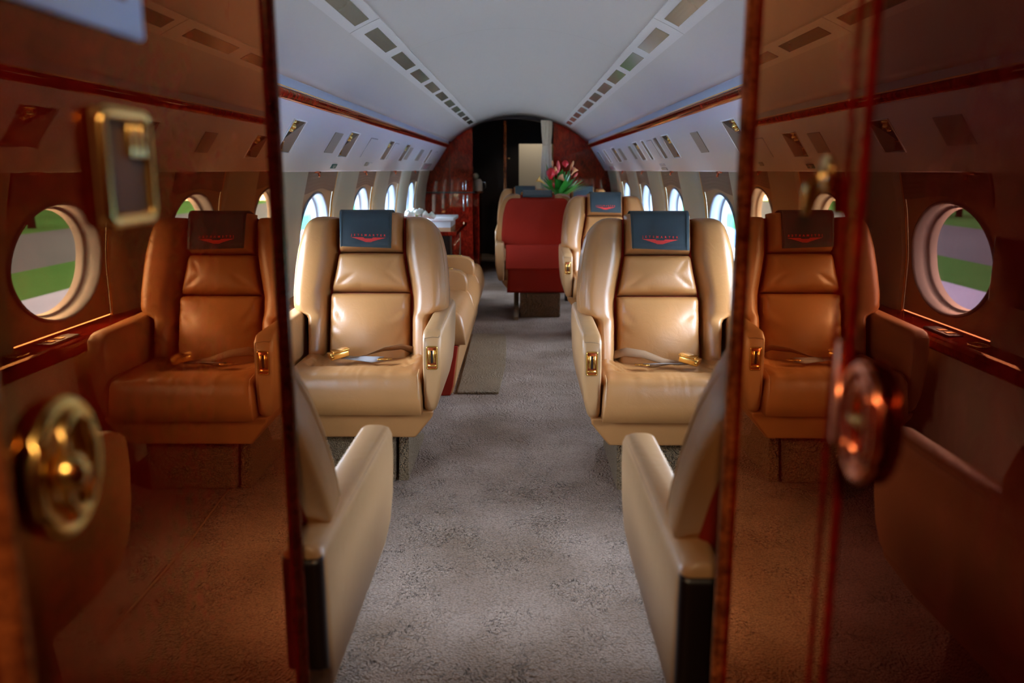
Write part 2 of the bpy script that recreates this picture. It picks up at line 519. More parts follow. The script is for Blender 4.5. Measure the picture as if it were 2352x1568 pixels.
for sg, side in ((-1, 'left'), (1, 'right')):
    xo = 0.0 if sg < 0 else 0.025
    yo = 0.0 if sg < 0 else -0.06
    tr = arc_plate('trim_1' if sg < 0 else 'trim_2', 0.457 + xo, 0.562 + xo, Y0, Y1 - 0.4, -0.004, 0.006, sg, 'rail')
    struct(tr, 'flush white light rail in the %s side of the headliner' % side)
    spans = [(1.75, 2.25), (2.42, 3.01 + yo)] + [(3.19 + yo + 0.632 * k, 3.67 + yo + 0.632 * k) for k in range(10)]
    for k, (a, bb) in enumerate(spans):
        o = arc_plate('ceiling_light', 0.484 + xo, 0.533 + xo, a, bb, 0.004, 0.008, sg, 'lens')
        tag(o, '%s olive glass light panel from the front in the %s ceiling rail' % (ORD[k], side), 'light', 'unlit lens panels in the ceiling rails')
    for k, y in enumerate((3.07 + yo,)):
        arc_plate('seam', 0.457 + xo, 0.562 + xo, y, y + 0.004, 0.005, 0.0068, sg, 'valance_seam', tr)

# cove, wood moulding and overhead valance on each side
VP0, VP1 = Vector((0.81, 0, 1.505)), Vector((1.0, 0, 1.215))     # valance slope, top -> bottom
VL = (VP1 - VP0).length
VT = (VP1 - VP0).normalized()
VN = Vector((-VT.z, 0, VT.x)); 
if VN.x > 0: VN = -VN                                     # into the cabin and down
def vpt(sg, y, t, h=0.0):
    p = VP0 + (VP1 - VP0) * t + VN * h
    return (sg * p.x, y, p.z)

REC = {-1: [(2.35, 2.52), (3.45, 3.65), (4.60, 4.845), (5.97, 6.19), (6.84, 7.06), (8.6, 8.8)],
       1: [(2.62, 2.84), (3.42, 3.64), (4.96, 5.19), (5.37, 5.52), (5.95, 6.08), (6.30, 6.52), (7.80, 8.08), (8.68, 8.86), (9.38, 9.58)]}
FLAT = {-1: [(2.9, 3.1), (4.26, 4.44), (7.12, 7.3), (7.85, 8.1)], 1: [(4.18, 4.35), (6.74, 6.86), (7.40, 7.58)]}
OUTL = {-1: [(2.0, 2.25), (5.24, 5.47), (6.24, 6.42), (9.15, 9.35)], 1: [(2.0, 2.3), (5.62, 5.82), (8.2, 8.4)]}
T0, T1 = 0.30, 0.74
GOLDREC = {-1: (0, 1, 2, 3, 4), 1: (0, 1, 2, 5, 6, 8)}
VENTREC = {-1: (0, 1, 2, 3), 1: (0, 1, 2)}
for sg, side in ((-1, 'left'), (1, 'right')):
    bm = bmesh.new()
    ys = [FR - 0.02]
    for a, bb in REC[sg]: ys += [a, bb]
    ys.append(Y1)
    recs = set(REC[sg])
    for a, bb in zip(ys, ys[1:]):
        spans = [(0, T0), (T1, 1)] if (a, bb) in recs else [(0, 1)]
        for t0, t1 in spans:
            bm.faces.new([bm.verts.new(vpt(sg, y, t)) for y, t in ((a, t0), (bb, t0), (bb, t1), (a, t1))])
    # rolled bottom lip and return
    lip = [vpt(sg, 0, 1.0), vpt(sg, 0, 1.03, -0.008), vpt(sg, 0, 1.03, -0.03), (sg * 1.13, 0, 1.222)]
    sheet(bm, [[(p[0], y, p[2]) for y in (FR - 0.02, Y1)] for p in lip])
    bmesh.ops.remove_doubles(bm, verts=bm.verts[:], dist=1e-4)
    val = obj('wall_upper_' + side, bm, 'valance', smooth=False)
    struct(val, 'white overhead valance panel along the %s side' % side)
    # cove trough: dark shadow gap, pale blue-grey strip, then burl moulding
    bm = bmesh.new()
    prof = [(0.772, 1.552), (0.800, 1.558), (0.806, 1.543), (0.808, 1.500), (0.83, 1.49)]
    sheet(bm, [[(sg * x, y, z) for y in (FR - 0.02, Y1)] for x, z in prof])
    o = obj('trim_3' if sg < 0 else 'trim_4', bm, 'cove', smooth=False); struct(o, 'grey light cove along the %s side' % side); solid(o, 0.003, 0)
    bm = bmesh.new()
    pr = []
    for k in range(9):
        a = PI * k / 8
        pr.append((0.004 + 0.042 * (1 - math.cos(a)) / 2, 0.013 * math.sin(a) + 0.001))   # along slope, off slope
    base = Vector((0.806, 0, 1.512))
    rows = []
    for t, h in pr:
        p = base + VT * t + VN * h
        rows.append([(sg * p.x, y, p.z) for y in (FR - 0.02, Y1)])
    sheet(bm, rows)
    o = obj('trim_5' if sg < 0 else 'trim_6', bm, 'wood'); struct(o, 'polished burl moulding along the %s side' % side)
    bm = bmesh.new()
    p = base + VN * 0.003
    tube(bm, [(sg * p.x, FR, p.z), (sg * p.x, Y1, p.z)], 0.0025, 6)
    obj('gold_line', bm, 'gold_satin', o)
    # recessed service units: a sloping pocket with a gold reading light at the top and a small vent at the bottom
    for k, (a, bb) in enumerate(REC[sg]):
        t = thing('reading_light', '%s recessed service unit from the front in the %s overhead valance' % (ORD[k], side), 'reading light', vpt(sg, (a + bb) / 2, T0), 0, 'recessed service units in the valances')
        off = Vector(t.location)
        def L(y, tt, h): return Vector(vpt(sg, y, tt, h)) - off
        dp = -0.062
        bm = bmesh.new()
        v = [bm.verts.new(L(y, tt, h)) for y, tt, h in ((a, T0, 0), (bb, T0, 0), (bb, T1, 0), (a, T1, 0), (bb, T0, dp), (a, T0 + 0.02, dp * 0.95), (a, T1, dp * 0.35))]
        bm.faces.new((v[0], v[5], v[4], v[1]))          # top wall
        bm.faces.new((v[0], v[3], v[6], v[5]))          # near wall
        bm.faces.new((v[5], v[6], v[4])); bm.faces.new((v[3], v[2], v[6]))
        obj('housing', bm, 'valance', t, smooth=False)
        bm = bmesh.new()
        w = [bm.verts.new(L(y, tt, h)) for y, tt, h in ((bb, T0, 0), (bb, T0, dp), (a, T1, dp * 0.35), (bb, T1, 0))]
        bm.faces.new((w[0], w[1], w[2], w[3]))
        obj('sloping_face', bm, 'taupe', t, smooth=False)
        # raised rim
        bm = bmesh.new()
        q = [L(y, tt, 0.002) for y, tt in ((a, T0), (bb, T0), (bb, T1), (a, T1))]
        tube(bm, q, 0.0035, 6, close=True)
        obj('rim', bm, 'valance', t)
        if k in GOLDREC[sg]:
            ym = (a + bb) / 2
            bm = bmesh.new()
            tube(bm, [L(ym - 0.055, T0 + 0.05, -0.012), L(ym + 0.05, T0 + 0.05, -0.02)], 0.009, 8)
            tube(bm, [L(ym - 0.045, T0 + 0.10, -0.008), L(ym + 0.05, T0 + 0.12, -0.02)], [0.015, 0.011], 10)
            tube(bm, [L(ym - 0.05, T0 + 0.13, -0.005), L(ym - 0.052, T0 + 0.16, -0.001)], 0.012, 10)
            obj('spotlight', bm, 'gold', t)
        if k in VENTREC[sg]:
            bm = bmesh.new()
            y0v = a + 0.025
            q = [L(y0v, T1 - 0.13, -0.008), L(y0v + 0.05, T1 - 0.13, -0.010), L(y0v + 0.065, T1 - 0.03, -0.004), L(y0v - 0.005, T1 - 0.03, -0.004)]
            tube(bm, q, 0.004, 6, close=True)
            obj('vent', bm, 'gold_satin', t)
            bm = bmesh.new(); bm.faces.new([bm.verts.new(p) for p in q])
            obj('vent_grille', bm, 'bronze', t)
    def vplate(name, a, bb, t0, t1, h, mat, parent=None):
        bm = bmesh.new()
        pts = []
        r = 0.008
        tl = r / VL
        for (y, tt) in ((a, t0), (bb, t0), (bb, t1), (a, t1)):
            pts.append((y, tt))
        prism(bm, pts, lambda p: vpt(sg, p[0], p[1], 0.0), lambda p: vpt(sg, p[0], p[1], h))
        o = obj(name, bm, mat, parent, smooth=False); bevel_mod(o, min(abs(h) * 0.6, 0.0015), 2)
        return o
    for k, (a, bb) in enumerate(FLAT[sg]):
        tag(vplate('cover_panel', a, bb, 0.355, 0.69, 0.004, 'cover_panel'),
            '%s flush beige cover plate from the front on the %s overhead valance' % (ORD[k], side), 'panel', 'beige cover plates on the valances')
    for k, (a, bb) in enumerate(OUTL[sg]):
        t = thing('access_panel', '%s white access flap from the front, outlined by a seam, on the %s overhead valance' % (ORD[k], side), 'panel', vpt(sg, a, 0.34), 0, 'white access flaps on the valances')
        off = Vector(t.location)
        o = vplate('flap', a, bb, 0.34, 0.72, 0.003, 'valance'); 
        o.data.transform(Matrix.Translation(-off)); o.parent = t
        bm = bmesh.new()
        tube(bm, [Vector(vpt(sg, bb if sg > 0 else bb, 0.33, 0.001)) - off, Vector(vpt(sg, a, 0.33, 0.001)) - off, Vector(vpt(sg, a, 0.72, 0.001)) - off], 0.0022, 5)
        obj('seam', bm, 'valance_seam', t)
    # small plates and placards on the lower edge of the valance
    if sg < 0:
        t = thing('placard', 'small green placard on the left overhead valance above the window', 'sign', vpt(sg, 4.67, 0.88))
        o = vplate('plate', 4.61, 4.73, 0.875, 0.955, 0.003, 'green_sign'); o.data.transform(Matrix.Translation(-Vector(t.location))); o.parent = t
        o = vplate('print', 4.64, 4.70, 0.900, 0.912, 0.0038, 'white_top'); o.data.transform(Matrix.Translation(-Vector(t.location))); o.parent = t
        o = vplate('print', 4.66, 4.68, 0.920, 0.94, 0.0038, 'white_top'); o.data.transform(Matrix.Translation(-Vector(t.location))); o.parent = t
    for k, (a, bb, t0, t1, mt) in enumerate([(5.54, 5.62, 0.81, 0.89, 'cover_panel'), (5.66, 5.76, 0.815, 0.885, 'valance')] if sg < 0 else [(5.66, 5.84, 0.84, 0.90, 'cove'), (5.66, 5.86, 0.93, 0.985, 'cover_panel')]):
        tag(vplate('switch_plate', a, bb, t0, t1, 0.006, mt), 'small %s switch plate near the lower edge of the %s valance' % ('grey' if mt == 'cove' else 'beige' if mt == 'cover_panel' else 'white', side), 'plate')
    ya, yb = (8.7, 9.5) if sg < 0 else (8.75, 9.25)
    t = thing('placard', 'white exit placard with dark red print at the aft end of the %s valance' % side, 'sign', vpt(sg, ya, 0.75))
    o = vplate('plate', ya, yb, 0.75 if sg < 0 else 0.86, 0.97, 0.004, 'white_top'); o.data.transform(Matrix.Translation(-Vector(t.location))); o.parent = t
    me = text_mesh('EXIT', 0.075 if sg < 0 else 0.05, 1.1, 0.001)
    o = bpy.data.objects.new('lettering', me); C.objects.link(o); me.materials.append(M['red_text'])
    ex = Vector((0, 1, 0)) if sg < 0 else Vector((0, -1, 0))
    ey = -Vector((sg * VT.x, 0, VT.z)); ez = Vector((sg * VN.x, 0, VN.z))
    mat = Matrix((ex, ey, ez)).transposed().to_4x4()
    mid = Vector(vpt(sg, (ya + yb) / 2, 0.93 if sg < 0 else 0.955, 0.0045)) - Vector(t.location)
    sc = Matrix.Diagonal((2.6, 1, 1, 1))
    o.matrix_local = Matrix.Translation(mid) @ mat @ sc
    o.parent = t
    o.matrix_local = Matrix.Translation(mid) @ mat @ sc

# side walls: padded pilasters between recessed window bays
def wx(z): return smooth_interp([(0.4, 1.08), (0.62, 1.088), (0.85, 1.09), (1.05, 1.066), (1.24, 1.02), (1.4, 0.97)], z)
WINS = {-1: [2.0, 3.35, 4.70, 6.05, 7.40, 8.75], 1: [1.85, 3.20, 4.55, 5.90, 7.25, 8.60]}
WA, WB, WZ = 0.315, 0.215, 0.875
BW, ZB0, ZB1 = 0.37, 0.615, 1.225
wn = 0
SIDE = {-1: 'left', 1: 'right'}
for sg in (-1, 1):
    side = SIDE[sg]
    bm = bmesh.new()
    edges = [FR - 0.02]
    for y in WINS[sg]: edges += [y - BW, y + BW]
    edges.append(Y1)
    zs = [0.58 + (1.24 - 0.58) * i / 16 for i in range(17)]
    for a, bb in zip(edges[0::2], edges[1::2]):
        ys = [a, a + 0.012, a + 0.04] + [bb - 0.04, bb - 0.012, bb]
        off = [0.035, 0.008, 0.0, 0.0, 0.008, 0.035]          # rolled edges turn into the bay
        sheet(bm, [[(sg * (wx(z) + d), y, z) for y, d in zip(ys, off)] for z in zs])
    # dado below the ledge
    sheet(bm, [[(sg * x, y, z) for y in (FR - 0.02, Y1)] for x, z in ((1.13, 0.58), (1.01, 0.57), (1.0, 0.30), (0.985, 0.0))])
    o = obj('wall_' + side, bm, 'pilaster'); struct(o, 'sage-cream padded %s side wall between the windows' % side); smooth_angle(o, 50)
    # ledge
    bm = bmesh.new()
    pr = [(0.988, 0.555), (0.985, 0.585), (0.990, 0.600), (1.005, 0.606), (1.05, 0.608), (1.16, 0.615), (1.16, 0.55), (1.0, 0.545)]
    prism(bm, pr, lambda p: (sg * p[0], FR - 0.02, p[1]), lambda p: (sg * p[0], Y1, p[1]))
    led = obj('trim_7' if sg < 0 else 'trim_8', bm, 'wood', smooth=False); bevel_mod(led, 0.004, 2); struct(led, 'polished mahogany ledge under the %s windows' % side)
    for k, y in enumerate((2.95, 1.7) if sg < 0 else (2.75, 1.6)):
        bm = bmesh.new()
        ring = [(sg * (1.045 + 0.032 * math.sin(2 * PI * i / 24)), y + 0.042 * math.cos(2 * PI * i / 24), 0.611) for i in range(24)]
        tube(bm, ring, 0.003, 6, close=True)
        obj('cup_holder', bm, 'gold', led)
        bm = bmesh.new(); bm_box(bm, *sorted((sg * 1.015, sg * 1.075)), y + 0.16, y + 0.36, 0.606, 0.615, 0.003, 2)
        obj('control_panel', bm, 'wood_black', led, smooth=False)
        bm = bmesh.new(); bm_box(bm, *sorted((sg * 1.03, sg * 1.06)), y + 0.19, y + 0.22, 0.614, 0.618); bm_box(bm, *sorted((sg * 1.03, sg * 1.06)), y + 0.25, y + 0.28, 0.614, 0.618)
        obj('control_button', bm, 'gold_satin', led, smooth=False)
    for k, yc in enumerate(WINS[sg]):
        wn += 1
        w = thing('window_%d' % wn, None, None, (sg * 1.09, yc, WZ))
        struct(w, '%s oval cabin window from the front on the %s side' % (ORD[k], side))
        o3 = Vector(w.location)
        def bx(z): return wx(z) + 0.032
        # bay panel: ellipse to rectangle
        bm = bmesh.new()
        angs = sorted([2 * PI * i / 56 for i in range(56)] + [math.atan2(dz, dy) % (2 * PI) for dy in (-BW, BW) for dz in (ZB0 - WZ, ZB1 - WZ)])
        rows = []
        for a in angs:
            ca, sa = math.cos(a), math.sin(a)
            e = (ca * WA, sa * WB)
            ty = BW / abs(ca) if abs(ca) > 1e-6 else 1e9
            tz = ((ZB1 - WZ) if sa > 0 else (WZ - ZB0)) / abs(sa) if abs(sa) > 1e-6 else 1e9
            t = min(ty, tz); q = (ca * t, sa * t)
            row = []
            for f in (0, 0.05, 0.3, 0.65, 1.0):
                y, z = e[0] + (q[0] - e[0]) * f, e[1] + (q[1] - e[1]) * f
                row.append(Vector((sg * bx(WZ + z), yc + y, WZ + z)) - o3)
            rows.append(row)
        rows.append(rows[0])
        sheet(bm, rows)
        bmesh.ops.remove_doubles(bm, verts=bm.verts[:], dist=1e-5)
        obj('bay_panel', bm, 'bay', w)
        # rim and reveal
        bm = bmesh.new()
        rows = []
        for i in range(57):
            a = 2 * PI * i / 56
            row = []
            for sc, d in ((1.06, 0.0), (1.055, -0.008), (1.02, -0.010), (0.995, 0.0), (0.985, 0.03), (0.975, 0.05), (0.94, 0.052), (0.93, 0.058), (0.925, 0.085)):
                y, z = math.cos(a) * WA * sc, math.sin(a) * WB * sc
                row.append(Vector((sg * (bx(WZ + math.sin(a) * WB) + d), yc + y, WZ + z)) - o3)
            rows.append(row)
        sheet(bm, rows)
        bmesh.ops.remove_doubles(bm, verts=bm.verts[:], dist=1e-5)
        obj('frame', bm, 'bay_rim', w)
        bm = bmesh.new()
        bm.faces.new([bm.verts.new(Vector((sg * (bx(WZ + math.sin(2 * PI * i / 56) * WB) + 0.060), yc + math.cos(2 * PI * i / 56) * WA * 0.94, WZ + math.sin(2 * PI * i / 56) * WB * 0.94)) - o3) for i in range(56)])
        obj('pane', bm, 'glass', w)
        # pleated shade rolled up in the head of the bay, its lower edge hanging in a shallow curve
        bm = bmesh.new()
        rows = []
        for j in range(13):
            row = []
            for i in range(21):
                y = -BW + 0.02 + (2 * BW - 0.04) * i / 20
                zl = 1.108 + 0.012 * math.cos(PI * y / BW)
                z = 1.222 - (1.222 - zl) * j / 12
                row.append(Vector((sg * (bx(z) - 0.014 + 0.0008 * (j % 2)), yc + y, z)) - o3)
            rows.append(row)
        sheet(bm, rows)
        o = obj('shade', bm, 'shade', w, smooth=False); solid(o, 0.003, 0)
        # gold edge strips down both sides and along the head, with a latch
        for dy in (-1, 1):
            bm = bmesh.new()
            tube(bm, [Vector((sg * (wx(z) + 0.022), yc + dy * (BW - 0.004), z)) - o3 for z in zs], 0.005, 6)
            obj('edge_trim', bm, 'gold_satin', w)
        bm = bmesh.new()
        tube(bm, [Vector((sg * (wx(1.215) + 0.005), yc + y, 1.213)) - o3 for y in (-BW, BW)], 0.003, 6)
        obj('head_trim', bm, 'gold_satin', w)
        bm = bmesh.new()
        yl = -BW + 0.05
        bm_box(bm, *sorted((sg * 1.005 - o3.x, sg * 1.02 - o3.x)), yl, yl + 0.08, 1.203 - o3.z, 1.214 - o3.z, 0.002, 2)
        tube(bm, [(sg * 1.01 - o3.x, yl + 0.05, 1.205 - o3.z), (sg * 1.006 - o3.x, yl + 0.052, 1.185 - o3.z)], 0.006, 8)
        obj('latch', bm, 'copper', w)
        # light portal for the sky beyond the pane (gives no light of its own)
        ld = bpy.data.lights.new('daylight', 'AREA'); ld.shape = 'RECTANGLE'; ld.size = 0.62; ld.size_y = 0.46
        ld.cycles.is_portal = True
        lo = bpy.data.objects.new('daylight', ld); C.objects.link(lo)
        lo.location = (sg * 1.23, yc, WZ); lo.rotation_euler = (PI / 2, 0, PI / 2 * sg) 

# partitions ahead of the front seats and the vestibule the photographer stands in
PX = 0.306
def panel(name, x, sg, y0, y1, mat, th=0.022):
    bm = bmesh.new()
    a, bb = sorted((sg * x, sg * (x + th)))
    bm_box(bm, a, bb, y0, y1, 0.0, 1.95)
    return obj(name, bm, mat, smooth=False)
EL, ER = 1.188, 1.035
wl = panel('wall_entry_left', PX, -1, -0.9, EL, 'wood_panel'); struct(wl, 'glossy burl mahogany panel on the left of the doorway, mirroring the cabin')
wr = panel('wall_entry_right', PX, 1, 0.722, ER, 'wood_panel'); struct(wr, 'glossy mahogany panel at the right edge of the doorway, mirroring the cabin')
wd = panel('door_1', PX, 1, -0.9, 0.672, 'wood_panel_dark'); struct(wd, 'dark polished mahogany door leaf on the right, nearest the camera')
for sg, e, par in ((-1, EL, wl), (1, ER, wr)):
    bm = bmesh.new()
    rr = 0.0135
    for lo_, hi_ in ((0.0, 1.95),):
        ring = lambda z: [bm.verts.new((sg * (PX + 0.004) - sg * rr * math.cos(a) * 1.1, e + 0.006 + rr * math.sin(a), z)) for a in [2 * PI * k / 16 for k in range(16)]]
        A, B = ring(lo_), ring(hi_)
        for k in range(16): bm.faces.new((A[k], A[(k + 1) % 16], B[(k + 1) % 16], B[k]))
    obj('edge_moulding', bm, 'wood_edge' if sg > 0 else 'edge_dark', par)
    # black strip beside the moulding
    bm = bmesh.new(); a, bb = sorted((sg * (PX - 0.003), sg * (PX + 0.025)))
    bm_box(bm, a, bb, e + 0.014, e + 0.024, 0, 1.95)
    obj('edge_strip', bm, 'black', par, smooth=False)
# jamb between the right panel and the door leaf: two dark grooves with a narrow polished strip between
bm = bmesh.new(); bm_box(bm, PX + 0.012, PX + 0.022, 0.668, 0.726, 0, 1.95); obj('groove', bm, 'black', wr, smooth=False)
bm = bmesh.new(); bm_box(bm, PX - 0.001, PX + 0.016, 0.687, 0.708, 0, 1.95, 0.002, 2); obj('jamb_strip', bm, 'wood_panel', wr, smooth=False)
# left lit jamb moulding close to the lens
bm = bmesh.new(); tube(bm, [(-PX + 0.004, 0.505, 0), (-PX + 0.004, 0.505, 1.95)], 0.012, 12); obj('jamb_moulding', bm, 'wood_edge', wl)

for sg, side in ((-1, 'left'), (1, 'right')):
    a, bb = sorted((sg * (PX + 0.022), sg * 1.25))
    o = box('wall_front_' + side, a, bb, FR - 0.05, FR, 0, 1.95, 'wood'); struct(o, 'mahogany partition ahead of the front %s seat' % side)
o = box('wall_forward', -0.34, 0.34, Y0 - 0.03, Y0, 0, 1.95, 'wood_black'); struct(o, 'dark forward wall of the vestibule')
for sg, side in ((-1, 'left'), (1, 'right')):
    a, bb = sorted((sg * (PX), sg * (PX + 0.03)))
    o = box('wall_vestibule_' + side, a, bb, Y0, -0.9, 0, 1.95, 'wood_black'); struct(o, 'dark vestibule wall on the %s' % side)

# --- fittings on the left panel
g = thing('lock_case', 'gold bordered lock case with three small levers on the left mahogany panel', 'lock', (-PX, 0.727, 1.222))
bm = bmesh.new(); bm_box(bm, 0.001, 0.007, -0.044, 0.044, -0.047, 0.047, 0.002, 2); obj('case', bm, 'bronze', g)
bm = bmesh.new()
def rrect(w, h, r, n=5):
    pts = []
    for cx, cy, a0 in ((w - r, h - r, 0), (-w + r, h - r, PI / 2), (-w + r, -h + r, PI), (w - r, -h + r, 1.5 * PI)):
        for i in range(n + 1):
            a = a0 + PI / 2 * i / n
            pts.append((cx + r * math.cos(a), cy + r * math.sin(a)))
    return pts
tube(bm, [(0.008, u, v) for u, v in rrect(0.041, 0.044, 0.008)], 0.0055, 8, close=True); obj('border', bm, 'gold', g)
for dy in (0.004, 0.016, 0.028):
    bm = bmesh.new(); bm_box(bm, 0.006, 0.013, dy - 0.004, dy + 0.004, 0.008, 0.036, 0.002, 2); obj('lever', bm, 'gold', g)
g = thing('door_pull', 'oval polished brass recessed pull on the left mahogany panel', 'door pull', (-PX, 0.588, 1.006))
EA, EB = 0.041, 0.047
bm = bmesh.new(); tube(bm, [(0.006, EA * math.cos(2 * PI * i / 40), EB * math.sin(2 * PI * i / 40)) for i in range(40)], 0.0065, 10, close=True); obj('outer_ring', bm, 'gold', g)
bm = bmesh.new(); tube(bm, [(0.010, 0.010 + 0.022 * math.cos(2 * PI * i / 40), 0.038 * math.sin(2 * PI * i / 40)) for i in range(40)], 0.005, 10, close=True); obj('inner_ring', bm, 'gold', g)
bm = bmesh.new(); lathe(bm, [(0.001, 0.0025), (0.6, 0.004), (0.9, 0.006), (1.0, 0.004), (1.0, 0.0005)], seg=40, axis='x', sx=EA, sy=EB); obj('dish', bm, 'gold_satin', g)
bm = bmesh.new(); lathe(bm, [(0.012, 0.004), (0.016, 0.014), (0.013, 0.024), (0.006, 0.028), (0.001, 0.029)], cy=-0.012, seg=24, axis='x'); obj('knob', bm, 'gold', g)
g = thing('placard', 'pale frosted placard with faint red print at the top of the left panel', 'sign', (-PX, 0.60, 1.375))
bm = bmesh.new(); bm_box(bm, 0.0, 0.006, -0.19, 0.190, -0.043, 0.043, 0.004, 3); obj('plate', bm, 'ice', g)
for r_, (z, segs) in enumerate(((0.018, [(-0.12, -0.04), (-0.02, 0.02), (0.035, 0.08), (0.10, 0.165)]), (-0.008, [(-0.1, 0.0), (0.03, 0.09), (0.105, 0.155)]))):
    for a, bb in segs:
        bm = bmesh.new(); bm_box(bm, 0.0058, 0.0066, a, bb, z - 0.007, z + 0.007); obj('print', bm, 'red_text', g, smooth=False)
# --- fittings on the right
g = thing('door_pull', 'oval rose-gold recessed pull on the dark door leaf at the right', 'door pull', (PX, 0.633, 1.028))
bm = bmesh.new(); tube(bm, [(-0.006, 0.033 * math.cos(2 * PI * i / 40), 0.043 * math.sin(2 * PI * i / 40)) for i in range(40)], 0.006, 10, close=True); obj('outer_ring', bm, 'copper', g)
bm = bmesh.new(); tube(bm, [(-0.008, -0.006 + 0.017 * math.cos(2 * PI * i / 40), 0.032 * math.sin(2 * PI * i / 40)) for i in range(40)], 0.005, 10, close=True); obj('inner_ring', bm, 'copper', g)
bm = bmesh.new(); lathe(bm, [(0.001, -0.0025), (0.7, -0.004), (1.0, -0.003), (1.0, -0.0005)], seg=40, axis='x', sx=0.033, sy=0.043); obj('dish', bm, 'copper', g)
bm = bmesh.new(); tube(bm, [(-0.008, -0.022, 0.002), (-0.009, 0.012, 0.002)], 0.005, 8); obj('crossbar', bm, 'gold', g)
g = thing('strike_plate', 'slim gold strike plate on the jamb beside the rose-gold pull', 'plate', (PX, 0.698, 1.035))
bm = bmesh.new(); bm_box(bm, -0.004, 0.0, -0.006, 0.006, -0.045, 0.045, 0.002, 2); obj('plate', bm, 'copper', g)
g = thing('turn_latch', 'small gold turn latch on the right mahogany panel', 'latch', (PX, 0.765, 1.205))
bm = bmesh.new(); lathe(bm, [(0.001, -0.002), (0.016, -0.002), (0.016, 0.0)], seg=24, axis='x', cz=0.012); obj('rose', bm, 'gold', g)
bm = bmesh.new(); tube(bm, [(-0.004, 0, 0.014), (-0.012, 0.002, 0.004), (-0.014, 0.004, -0.024)], [0.006, 0.006, 0.005], 10); obj('lever', bm, 'gold', g)

# --- aft bulkhead with the dark galley doorway
bm = bmesh.new()
XD0, XD1 = -0.53, 0.40
def poly_yz(pts, y0, y1):
    prism(bm, pts, lambda p: (p[0], y0, p[1]), lambda p: (p[0], y1, p[1]))
poly_yz([(-1.25, 0), (XD0, 0), (XD0, 2.0), (-1.25, 2.0)], Y1, Y1 + 0.04)
poly_yz([(XD1, 0), (1.25, 0), (1.25, 2.0), (XD1, 2.0)], Y1, Y1 + 0.04)
hd = [(XD0 - 0.0, 2.0)] + [(XD0 + (XD1 - XD0) * i / 12, 1.70 + 0.095 * math.sin(PI * i / 12) ** 0.7) for i in range(13)] + [(XD1, 2.0)]
wb = obj('wall_back', bm, 'wood', smooth=False)
bm = bmesh.new(); poly_yz(hd, Y1 + 0.004, Y1 + 0.036); obj('header', bm, 'wood_black', wb, smooth=False); struct(wb, 'red burl mahogany aft bulkhead around a dark doorway')
bm = bmesh.new(); bm_box(bm, -1.2, XD0, Y1 - 0.05, Y1, 0.0, 0.955, 0.006, 2); obj('cabinet_front', bm, 'wood', wb, smooth=False)
bm = bmesh.new(); bm_box(bm, -1.2, XD0 + 0.02, Y1 - 0.054, Y1, 0.955, 0.968); obj('counter_edge', bm, 'wood_black', wb, smooth=False)
for x0 in (-0.80,):
    bm = bmesh.new(); bm_box(bm, x0, x0 + 0.004, Y1 - 0.002, Y1, 0.97, 1.75); obj('panel_seam', bm, 'wood_black', wb, smooth=False)
for x0, z0, z1 in ((-0.655, 0.985, 1.08), (-0.62, 0.985, 1.10), (-0.645, 0.75, 0.935), (-0.60, 0.80, 0.935)):  # reflections in the glossy wood, drawn as steel bars
    bm = bmesh.new(); bm_box(bm, x0, x0 + 0.016, Y1 - 0.064 if z0 < 0.95 else Y1 - 0.014, Y1 - 0.048 if z0 < 0.95 else Y1, z0, z1, 0.005, 2); obj('reflection_bar', bm, 'steel', wb)
# galley behind
bm = bmesh.new()
for q in (((-1.2, Y1 + .04), (-1.2, 12.6)), ((-1.2, 12.6), (1.2, 12.6)), ((1.2, 12.6), (1.2, Y1 + .04))):
    (xa, ya), (xb, yb) = q
    bm.faces.new([bm.verts.new(p) for p in ((xa, ya, 0), (xb, yb, 0), (xb, yb, 2.0), (xa, ya, 2.0))])
bm.faces.new([bm.verts.new(p) for p in ((-1.2, Y1, 1.99), (1.2, Y1, 1.99), (1.2, 12.6, 1.99), (-1.2, 12.6, 1.99))])
o = obj('wall_galley', bm, 'wood_black', smooth=False); struct(o, 'dark galley walls beyond the aft doorway')
bm = bmesh.new()
bm_box(bm, -0.185, -0.145, Y1 + 0.5, Y1 + 0.54, 0, 1.80, 0.006, 2)
o = obj('trim_9', bm, 'wood_edge'); struct(o, 'amber wooden jamb inside the aft doorway')
dr = box('door_2', 0.0, 0.44, 11.6, 11.64, 0.0, 1.56, 'door_cream'); struct(dr, 'cream door standing in the dark galley')
bm = bmesh.new(); bmesh.ops.create_uvsphere(bm, u_segments=16, v_segments=10, radius=0.014); tube(bm, [(-0.03, 0, 0), (0, 0, 0)], 0.006, 8); bmesh.ops.translate(bm, vec=(-0.118, Y1 + 0.52, 1.36), verts=bm.verts[:]); obj('door_knob', bm, 'gold', o)
t = thing('added_galley_lamp', 'added spot in the galley ceiling, unseen, brightening the cream door', 'lamp', (0.22, 11.15, 1.985))  # unseen lamp added to brighten the cream door
bm = bmesh.new(); lathe(bm, [(0.03, -0.008), (0.04, -0.008), (0.04, 0.0), (0.03, 0.0)], seg=20); obj('lamp_rim', bm, 'gold', t)
ld = bpy.data.lights.new('galley_fill_light', 'SPOT'); ld.energy = 14.0; ld.spot_size = R(75); ld.spot_blend = 0.6; ld.shadow_soft_size = 0.03; ld.color = (1.0, 0.86, 0.68)
lo = bpy.data.objects.new('galley_fill_light', ld); C.objects.link(lo); lo.location = (0.22, 11.15, 1.97); lo.rotation_euler = (R(40), 0, 0)
